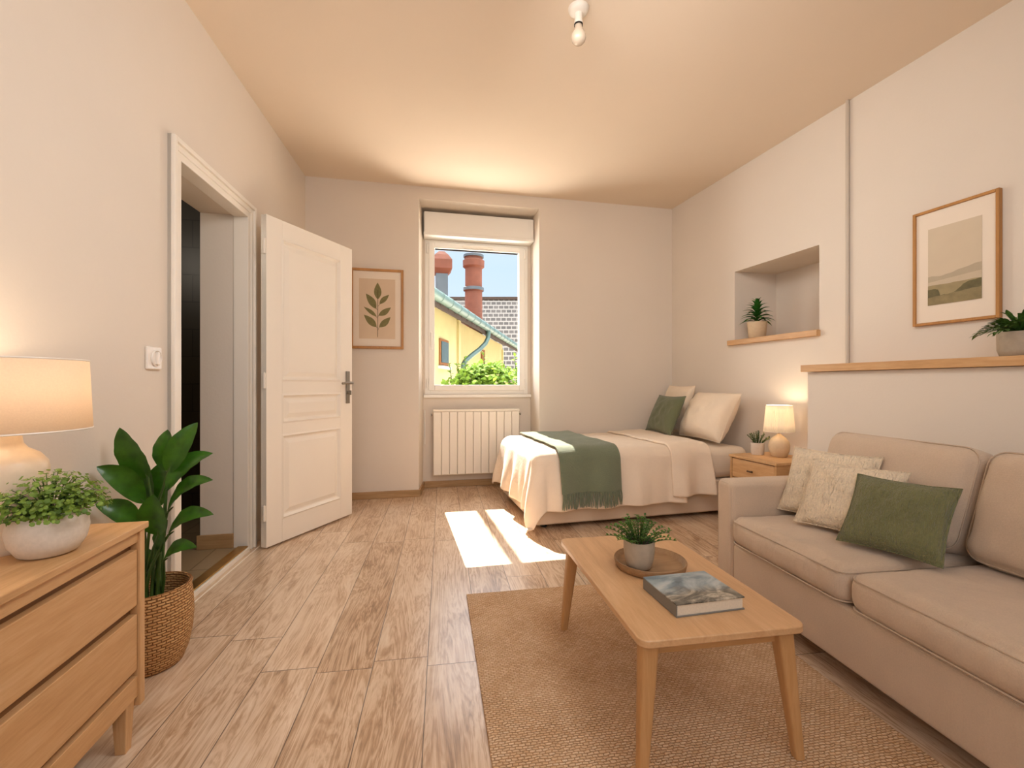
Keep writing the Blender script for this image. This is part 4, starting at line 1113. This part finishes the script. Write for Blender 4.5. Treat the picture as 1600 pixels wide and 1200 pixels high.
# tray
t = thing('tray', 'round wooden tray with a raised rim on the coffee table', 'tray', (.79, 1.413, TT))
b = MB(); b.lathe([(0, 0), (.108, 0), (.116, .004), (.121, .024), (.119, .027), (.115, .026), (.110, .012), (.104, .0105), (0, .0105)], 64); b.build('dish', M_['tray'], t, auto=60)
b = MB(); b.tube([V(.1185 * math.cos(2 * PI * i / 64), .1185 * math.sin(2 * PI * i / 64), .026) for i in range(64)], .0026, 8, True); b.build('rim', M_['tray'], t)
# book
t = thing('book', 'thick hardback photo book lying on the coffee table', 'book', (.791, 1.176, TT), math.radians(.5))
bw_, bh_, bt_ = .1065, .0895, .036
b = MB(); b.box(-bw_, bw_, -bh_, bh_, bt_ - .0035, bt_); b.build('front_cover', M_['cover'], t, bevel=.001)
b = MB(); b.box(-bw_, bw_, -bh_, bh_, 0, .0035); b.box(-bw_, -bw_ + .003, -bh_, bh_, .0035, bt_ - .0035); b.build('back_cover', M_['cover_edge'], t, bevel=.001)
b = MB(); b.box(-bw_ + .003, bw_ - .004, -bh_ + .004, bh_ - .004, .0035, bt_ - .0035); b.build('page_block', M_['pages'], t)

# ------------------------------------------------------------------ sofa
SX0 = 1.352
srot = math.radians(-4.0)
sofa = thing('sofa', 'beige linen two-seat sofa with loose cushions facing the coffee table', 'sofa', (SX0 - .03, .62, 0), srot)
# local: X from front (0) to back, Y along length; far end at y=LEN
SLEN0, SLEN1 = -.32, 1.285
AT = .118
SD = .86
def sb(name, x0, x1, y0, y1, z0, z1, r, crown=0, wr=0, seed=0, mat='sofa', n=10, parent=None, side=0, pucker=0):
    m = MB(); soft_box(m, (x1 - x0) / 2, (y1 - y0) / 2, (z1 - z0) / 2, r, crown, n, wr, seed, Matrix.Translation(((x0 + x1) / 2, (y0 + y1) / 2, (z0 + z1) / 2)), side, pucker)
    return m.build(name, M_[mat], parent or sofa, auto=70)
def pipe_loop(pts, r, parent):
    m = MB(); m.tube(pts, r, 8, True); m.build('piping', M_['piping'], parent)
def loop_xz(x, y0, y1, z0, z1, r):      # rounded loop in the YZ plane at x
    return [V(x, (y0 + y1) / 2 + p[0], (z0 + z1) / 2 + p[1]) for p in rrect((y1 - y0) / 2, (z1 - z0) / 2, r, 6)]
def loop_xy(z, x0, x1, y0, y1, r):
    return [V((x0 + x1) / 2 + p[0], (y0 + y1) / 2 + p[1], z) for p in rrect((x1 - x0) / 2, (y1 - y0) / 2, r, 6)]
sb('base', .004, SD - .02, SLEN0 + AT, SLEN1 - AT, .075, .275, .018, n=8)
a1 = sb('arm', 0, SD - .02, SLEN1 - AT, SLEN1, .07, .552, .028, .004, .002, 1, n=8)
pipe_loop(loop_xz(.007, SLEN1 - AT + .012, SLEN1 - .012, .082, .540, .026), .003, a1)
a2 = sb('arm', 0, SD - .02, SLEN0, SLEN0 + AT, .07, .552, .028, .004, .002, 2, n=8)
pipe_loop(loop_xz(.007, SLEN0 + .012, SLEN0 + AT - .012, .082, .540, .026), .003, a2)
sb('back', SD - .2, SD, SLEN0 + .01, SLEN1 - .01, .07, .70, .04, .004, .002, 3, n=8)
YM = .566
for i, (y0, y1) in enumerate(((SLEN0 + AT + .004, YM - .003), (YM + .003, SLEN1 - AT - .004))):
    c = sb('seat_cushion', -.012, .60, y0, y1, .275, .402, .045, .010, .0035, 10 + i * 7, n=44, side=.012, pucker=.009)
    for zz in (.290, .384): pipe_loop(loop_xy(zz, -.0125, .59, y0 + .008, y1 - .008, .04), .0028, c)
for i, (y0, y1) in enumerate(((SLEN0 + AT + .004, YM - .006), (YM + .006, SLEN1 - AT + .012))):
    m = MB(); hx, hy, hz = .19, (y1 - y0) / 2, .085
    lean = math.radians(72)
    # cushion local: X up the back, Y along, Z out towards the seat
    Mx = Matrix.Translation((.53, (y0 + y1) / 2, .585)) @ Matrix.Rotation(-lean, 4, 'Y') @ Matrix.Rotation(0, 4, 'X')
    soft_box(m, hx, hy, hz, .06, .03, 16, .005, 20 + i * 5, Mx)
    c = m.build('back_cushion', M_['sofa'], sofa, auto=70)
    for zz in (.055, -.055):
        m = MB(); m.tube([Mx @ V(p[0], p[1], zz) for p in rrect(hx - .006, hy - .006, .052, 6)], .0028, 8, True); m.build('piping', M_['piping'], c)
for x in (.07, SD - .09):
    for y in (SLEN0 + .06, SLEN1 - .06):
        b = MB(); b.lathe([(0, 0), (.016, 0), (.022, .076), (0, .076)], 16, (x, y, 0)); b.build('leg', M_['black'], sofa)
G = 'loose cushions on the sofa'
pillow('throw_pillow', 'larger cream textured cushion at the far end of the sofa', .36, .305, .095, M_['knit'], (1.635, 1.745, .425), (1.70, 1.43, .425), (1.745, 1.765, .69), G, 'cushion', .006, 31, rib=.006)
pillow('throw_pillow', 'cream textured cushion in the middle, behind the green one', .34, .285, .085, M_['knit'], (1.556, 1.585, .425), (1.641, 1.275, .425), (1.675, 1.61, .64), G, 'cushion', .006, 37, rib=.006)
pillow('throw_pillow', 'olive green woven cushion at the front of the sofa group', .295, .28, .085, M_['green'], (1.520, 1.362, .425), (1.607, 1.09, .425), (1.672, 1.40, .64), G, 'cushion', .005, 43, rib=.004)

# ------------------------------------------------------------------ outside
b = MB(); b.box(-14, 20, 4.9, 45, -2.6, -2.5)
tag(b.build('ground', M_['ground'], flat=True), 'garden ground outside the window', 'ground', kind='structure')
EZ = 2.4
def eave(u):       # point of the neighbour's eave on a bearing
    ru = (u - 800) / FPX; d = V(ru * CS + SN, -ru * SN + CS)
    A = P(678, 455, 6.76); B_ = P(808, 540, 16.3)
    A2, D2 = V(A.x, A.y), V(B_.x - A.x, B_.y - A.y)
    den = d.x * D2.y - d.y * D2.x; s = (A2.x * D2.y - A2.y * D2.x) / den
    return d * s
Aa = P(678, 455, 6.76); Ba = P(808, 540, 16.3)
ed = V(Ba.x - Aa.x, Ba.y - Aa.y, 0).normalized(); en = V(-ed.y, ed.x, 0)
E0 = V(Aa.x, Aa.y, 0) - ed * .6
def ept(s, o, z): return E0 + ed * s + en * o + V(0, 0, z)
ELEN = (V(Ba.x, Ba.y, 0) - E0).length + 2.0
b = MB(); b.box(-1.2, 2.9, YO + .01, 6.1, .45, .62)  # added slab, out of view, bounces sun up to the ceiling
tag(b.build('bounce_slab', plain('pale_bounce_surface', (240, 230, 214), .95, vary=.04, nscale=30), flat=True), 'unseen pale slab added below the window to bounce sunlight indoors', 'roof', kind='structure')
house = thing('house', 'yellow rendered neighbouring house with zinc gutter and brick-red chimneys outside', 'house', (0, 0, -2.5))
def hb(o, lab=None):
    o.location.z += 2.5
    if lab: o['label'] = lab
    return o
def ebox(bb, s0, s1, o0, o1, z0, z1):
    bb.hexa([ept(s0, o0, z0), ept(s1, o0, z0), ept(s1, o1, z0), ept(s0, o1, z0)], [ept(s0, o0, z1), ept(s1, o0, z1), ept(s1, o1, z1), ept(s0, o1, z1)])
WO = .42
S_c = 3.6
b = MB(); ebox(b, 0, S_c, WO, WO + .3, -2.5, EZ + .05); ebox(b, S_c - .14, S_c + .02, WO - .05, WO, -2.5, EZ - .02)
hb(b.build('wall', M_['yellow'], house, flat=True))
b = MB(); ebox(b, S_c, ELEN, WO + .45, WO + .75, -2.5, EZ + .2); hb(b.build('wall', M_['yellow'], house, flat=True))
b = MB(); ebox(b, ELEN - .2, ELEN, WO + .4, 5, -2.5, 2.4); hb(b.build('gable_wall', M_['yellow'], house, flat=True))
b = MB(); ebox(b, 0, .2, WO + .3, 5, -2.5, 2.4); hb(b.build('gable_wall', M_['yellow'], house, flat=True))
pit = math.tan(math.radians(24))
b = MB(); b.hexa([ept(0, .04, EZ - .02), ept(ELEN, .04, EZ - .02), ept(ELEN, 5, EZ - .02 + 5 * pit), ept(0, 5, EZ - .02 + 5 * pit)], [ept(0, .04, EZ + .05), ept(ELEN, .04, EZ + .05), ept(ELEN, 5, EZ + .05 + 5 * pit), ept(0, 5, EZ + .05 + 5 * pit)])
hb(b.build('roof', M_['rtile'], house, flat=True))
b = MB()
for k in range(int(ELEN / .45)):
    s = .2 + k * .45; b.hexa([ept(s, .05, EZ - .14), ept(s + .09, .05, EZ - .14), ept(s + .09, .9, EZ - .14 + .85 * pit), ept(s, .9, EZ - .14 + .85 * pit)], [ept(s, .05, EZ - .02), ept(s + .09, .05, EZ - .02), ept(s + .09, .9, EZ - .02 + .85 * pit), ept(s, .9, EZ - .02 + .85 * pit)])
ebox(b, 0, ELEN, .06, .09, EZ - .18, EZ)
hb(b.build('rafters', M_['darkwood'], house, flat=True))
b = MB(); b.tube([ept(s, 0, EZ - .03) for s in (0, ELEN * .5, ELEN)], .085, 14)
for k in range(int(ELEN / .55)): b.tube([ept(.3 + k * .55, 0, EZ - .03), ept(.3 + k * .55 + .03, 0, EZ - .03)], .092, 14)
hb(b.build('gutter', M_['zinc'], house))
sdp = (V(*eave(763), 0) - E0).dot(ed)
b = MB(); sE = S_c + .12
pts = [ept(sdp + (sE - sdp) * f_, .37 * f_, EZ - d_) for f_, d_ in ((0, .05), (0, .2), (.03, .3), (.12, .42), (.35, .58), (.65, .74), (.88, .88), (.97, .98), (1, 1.12))] + [ept(sE, .37, 0), ept(sE, .37, -2.5)]
b.tube(pts, .055, 12); hb(b.build('downpipe', M_['zinc'], house))
# window in the near wall
sw0 = 2.18; sw1 = 2.74
b = MB(); ebox(b, sw0, sw1, WO - .03, WO, 1.36, 1.86); w_ = hb(b.build('window', M_['ochre'], house, bevel=.004))
b = MB(); ebox(b, sw0 + .05, sw1 - .05, WO - .045, WO - .03, 1.41, 1.81); b.build('pane', M_['darkglass'], w_)
b = MB(); ebox(b, sw0 - .05, sw1 + .05, WO - .07, WO, 1.29, 1.345); b.build('sill', M_['white'], w_)
b = MB(); ebox(b, 8.0, 8.45, WO + .40, WO + .45, -1, 2.1); hb(b.build('shutter', M_['ochre'], house))
# chimneys
c1 = P(740, 480, 15.1); c2 = P(690, 440, 11.4)
b = MB(); b.lathe([(.30, 2.6), (.29, 4.12), (.33, 4.15), (.33, 4.22), (.285, 4.25), (.285, 4.88), (.36, 4.94), (.365, 5.14), (.30, 5.18), (.30, 5.26), (.23, 5.26), (.23, 4.7)], 28, (c1.x, c1.y, 0)); ch = hb(b.build('chimney', M_['terra'], house))
b = MB(); b.lathe([(.332, 4.13), (.35, 4.14), (.35, 4.23), (.332, 4.24)], 28, (c1.x, c1.y, 0)); b.build('metal_band', M_['metal_grey'], ch)
b = MB(); b.lathe([(.23, 5.25), (.34, 5.255), (.345, 5.33), (.22, 5.36), (0, 5.36)], 28, (c1.x, c1.y, 0)); b.build('metal_cap', M_['metal_grey'], ch)
b = MB(); b.box(c2.x - .15, c2.x + .15, c2.y - .17, c2.y + .17, 2.5, 3.78); ch2 = hb(b.build('chimney', M_['metal_grey'], house, bevel=.01))
b = MB(); loft(b, [[V(c2.x + x * w, c2.y + y * w, z) for x, y in ((-1, -1), (1, -1), (1, 1), (-1, 1))] for w, z in ((.16, 3.78), (.25, 3.90), (.25, 4.12), (.16, 4.26), (.07, 4.36))]); b.build('hood', M_['terra'], ch2, flat=True)
# added pole hidden behind the window frame, only to shade the sun patch
mx_, my_ = .268, 8.6
mo = (V(mx_, my_, 0) - E0).dot(en)
b = MB(); b.tube([V(mx_, my_, EZ + .06 + (mo + .04) * pit), V(mx_, my_, 7.6)], .04, 12)
hb(b.build('shade_pole', M_['metal_grey'], house))
# farther house with slate roof
fh = thing('house', 'farther house under a big grey slate roof outside', 'house', P(790, 600, 23), -PHI)
fh.location.z = -2.5
b = MB(); b.box(-4.2, 2.5, 1.2, 6, 0, 4.6); b.build('wall', M_['yellow'], fh, flat=True)
b = MB(); zr = 2.5 + 1 + 142 / 700 * 24
b.hexa([(-4.5, .6, 3.6), (2.8, .6, 3.6), (2.8, 3.4, zr), (-4.5, 3.4, zr)], [(-4.5, .6, 3.75), (2.8, .6, 3.75), (2.8, 3.4, zr + .15), (-4.5, 3.4, zr + .15)])
b.hexa([(-4.5, 3.4, zr), (2.8, 3.4, zr), (2.8, 6.4, 3.6), (-4.5, 6.4, 3.6)], [(-4.5, 3.4, zr + .15), (2.8, 3.4, zr + .15), (2.8, 6.4, 3.75), (-4.5, 6.4, 3.75)])
b.build('roof', M_['slate'], fh, flat=True)
b = MB(); b.box(-4.5, 2.8, 3.3, 3.5, zr + .1, zr + .25); b.build('ridge', M_['darkwood'], fh)
# vine
vp = P(752, 600, 7.3)
t = thing('vine', 'lime green leafy vine growing up below the window', 'vine', (vp.x, vp.y, -2.5))
b = MB(); bs = MB(); rn = random.Random(11)
rt = V(CS, -SN, 0)
for i in range(1500):
    a = rn.gauss(0, .34); top = 3.82 - .5 * max(0, -a) - .25 * max(0, a) ** 2 + .12 * nz(a * 6, 2)
    z = top - abs(rn.gauss(0, .28)); dpt = rn.gauss(0, .2)
    c = rt * a + V(SN, CS, 0) * dpt + V(0, 0, z)
    d = V(rn.uniform(-1, 1), rn.uniform(-1, .4), rn.uniform(-.7, .5)).normalized()
    leaf(b, c, c + d * rn.uniform(.06, .11), rn.uniform(.05, .08), up=V(rn.uniform(-.5, .5), -.6, 1), K=4, bend=.1)
for k in range(9):
    a = -.5 + k * .13; hgt = 3.7 + .35 * rn.random(); pts = [rt * a * .4 + V(0, 0, 0), rt * a + V(0, 0, 2.4), rt * (a + .04) + V(0, 0, 3.4), rt * (a + .1 * (rn.random() - .5)) + V(0, 0, hgt)]
    bs.tube(pts, [.02, .014, .008, .004], 6)
    for j in range(16):
        c = pts[2].lerp(pts[3], j / 16); d = V(rn.uniform(-1, 1), rn.uniform(-1, .2), rn.uniform(-.2, .6)).normalized()
        leaf(b, c, c + d * .075, .05, up=V(0, -.6, 1), K=4)
b.build('foliage', M_['leaf_vine'], t); bs.build('stems', M_['stem'], t)

# ------------------------------------------------------------------ light
def lamp_obj(name, typ, loc, energy, color, target=None, **kw):
    l_ = bpy.data.lights.new(name, typ); l_.energy = energy; l_.color = color
    for k, v in kw.items(): setattr(l_, k, v)
    o = bpy.data.objects.new(name, l_); COL.objects.link(o); o.location = loc
    if target is not None: o.rotation_euler = (Vector(target) - Vector(loc)).to_track_quat('-Z', 'Y').to_euler()
    return o
sd = V(.046, -1, -1.15)
lamp_obj('sun', 'SUN', (0, 8, 9), 22, (1, .90, .78), V(0, 8, 9) + sd, angle=math.radians(.25))
lamp_obj('rear_fill', 'AREA', (-.05, -1.35, 1.6), 25, (.93, .96, 1), (1.5, 3.2, 1.1), shape='RECTANGLE', size=2.2, size_y=1.9)  # added fill behind the camera; the rear wall has no window
lamp_obj('rear_up_fill', 'AREA', (.8, -.5, 1.7), 1.5, (1, .95, .88), (.7, 2.8, 2.76), shape='RECTANGLE', size=2.0, size_y=.8, spread=math.radians(110))  # unseen fill added to lift the ceiling
lamp_obj('sill_bounce_fill', 'AREA', (.45, 5.3, .72), 112, (1, .94, .85), (.75, 2.5, 2.76), shape='RECTANGLE', size=3.2, size_y=1.4)  # added lamp hidden below the sill, imitates sun bounce on the ceiling
lamp_obj('bathroom_fill', 'POINT', (-2.0, 2.6, 2.1), 9, (1, .85, .65), shadow_soft_size=.1)  # added fill that keeps the unlit room from going black
lamp_obj('overhead_left_fill', 'AREA', (.9, .9, 2.35), 8.5, (1, .98, .95), (-1.0, 2.0, .9), shape='RECTANGLE', size=.9, size_y=.5, spread=math.radians(125))  # added out-of-view fill for the left wall, no fitting hangs here
lamp_obj('overhead_right_fill', 'AREA', (.6, 1.4, 2.4), 7.5, (1, .95, .88), (2.55, 3.3, 1.4), shape='RECTANGLE', size=.9, size_y=.5, spread=math.radians(125))  # invented overhead fill, brightens the right wall around the niche
lamp_obj('side_fill', 'AREA', (-.9, 5.7, 1.95), 50, (1, .97, .92), (1.25, 4.15, 1.7), shape='RECTANGLE', size=1.1, size_y=1.4)  # lamp added outside to brighten the right window reveal and wall
lamp_obj('rear_top_fill', 'AREA', (.9, -.5, 2.7), 14, (.85, .93, 1), (.9, .2, 0), shape='RECTANGLE', size=2.6, size_y=1.4)  # added downward fill above the camera, not a ceiling fitting

pl = lamp_obj('window_portal', 'AREA', (.595, 4.55, 1.66), 1, (1, 1, 1), (.595, 0, 1.66), shape='RECTANGLE', size=1.0, size_y=1.48)
pl.data.cycles.is_portal = True
w = bpy.data.worlds.new('sky'); sc.world = w; w.use_nodes = True
nt = w.node_tree; bg = nt.nodes['Background']
tc = N(nt, 'ShaderNodeTexCoord'); sp = N(nt, 'ShaderNodeSeparateXYZ'); L(nt, tc.outputs['Generated'], sp.inputs[0])
L(nt, ramp(nt, sp.outputs['Z'], [(0, (.78, .86, .92, 1)), (.25, (.66, .81, .96, 1)), (.6, (.92, .92, .90, 1))]), bg.inputs['Color'])
mr = N(nt, 'ShaderNodeMapRange', interpolation_type='SMOOTHSTEP'); L(nt, sp.outputs['Z'], mr.inputs['Value'])
mr.inputs['From Min'].default_value = .34; mr.inputs['From Max'].default_value = .7; mr.inputs['To Min'].default_value = .92; mr.inputs['To Max'].default_value = 5
L(nt, mr.outputs[0], bg.inputs['Strength'])

sc.view_settings.view_transform = 'Standard'
sc.view_settings.look = 'None'
sc.view_settings.exposure = 0.24
sc.view_settings.use_white_balance = True
sc.view_settings.white_balance_temperature = 6150
sc.view_settings.white_balance_tint = 10
sc.view_settings.gamma = 1.0
sc.cycles.use_denoising = True
sc.cycles.max_bounces = 10
sc.cycles.diffuse_bounces = 6
sc.cycles.sample_clamp_indirect = 6
sc.cycles.caustics_reflective = False; sc.cycles.caustics_refractive = False
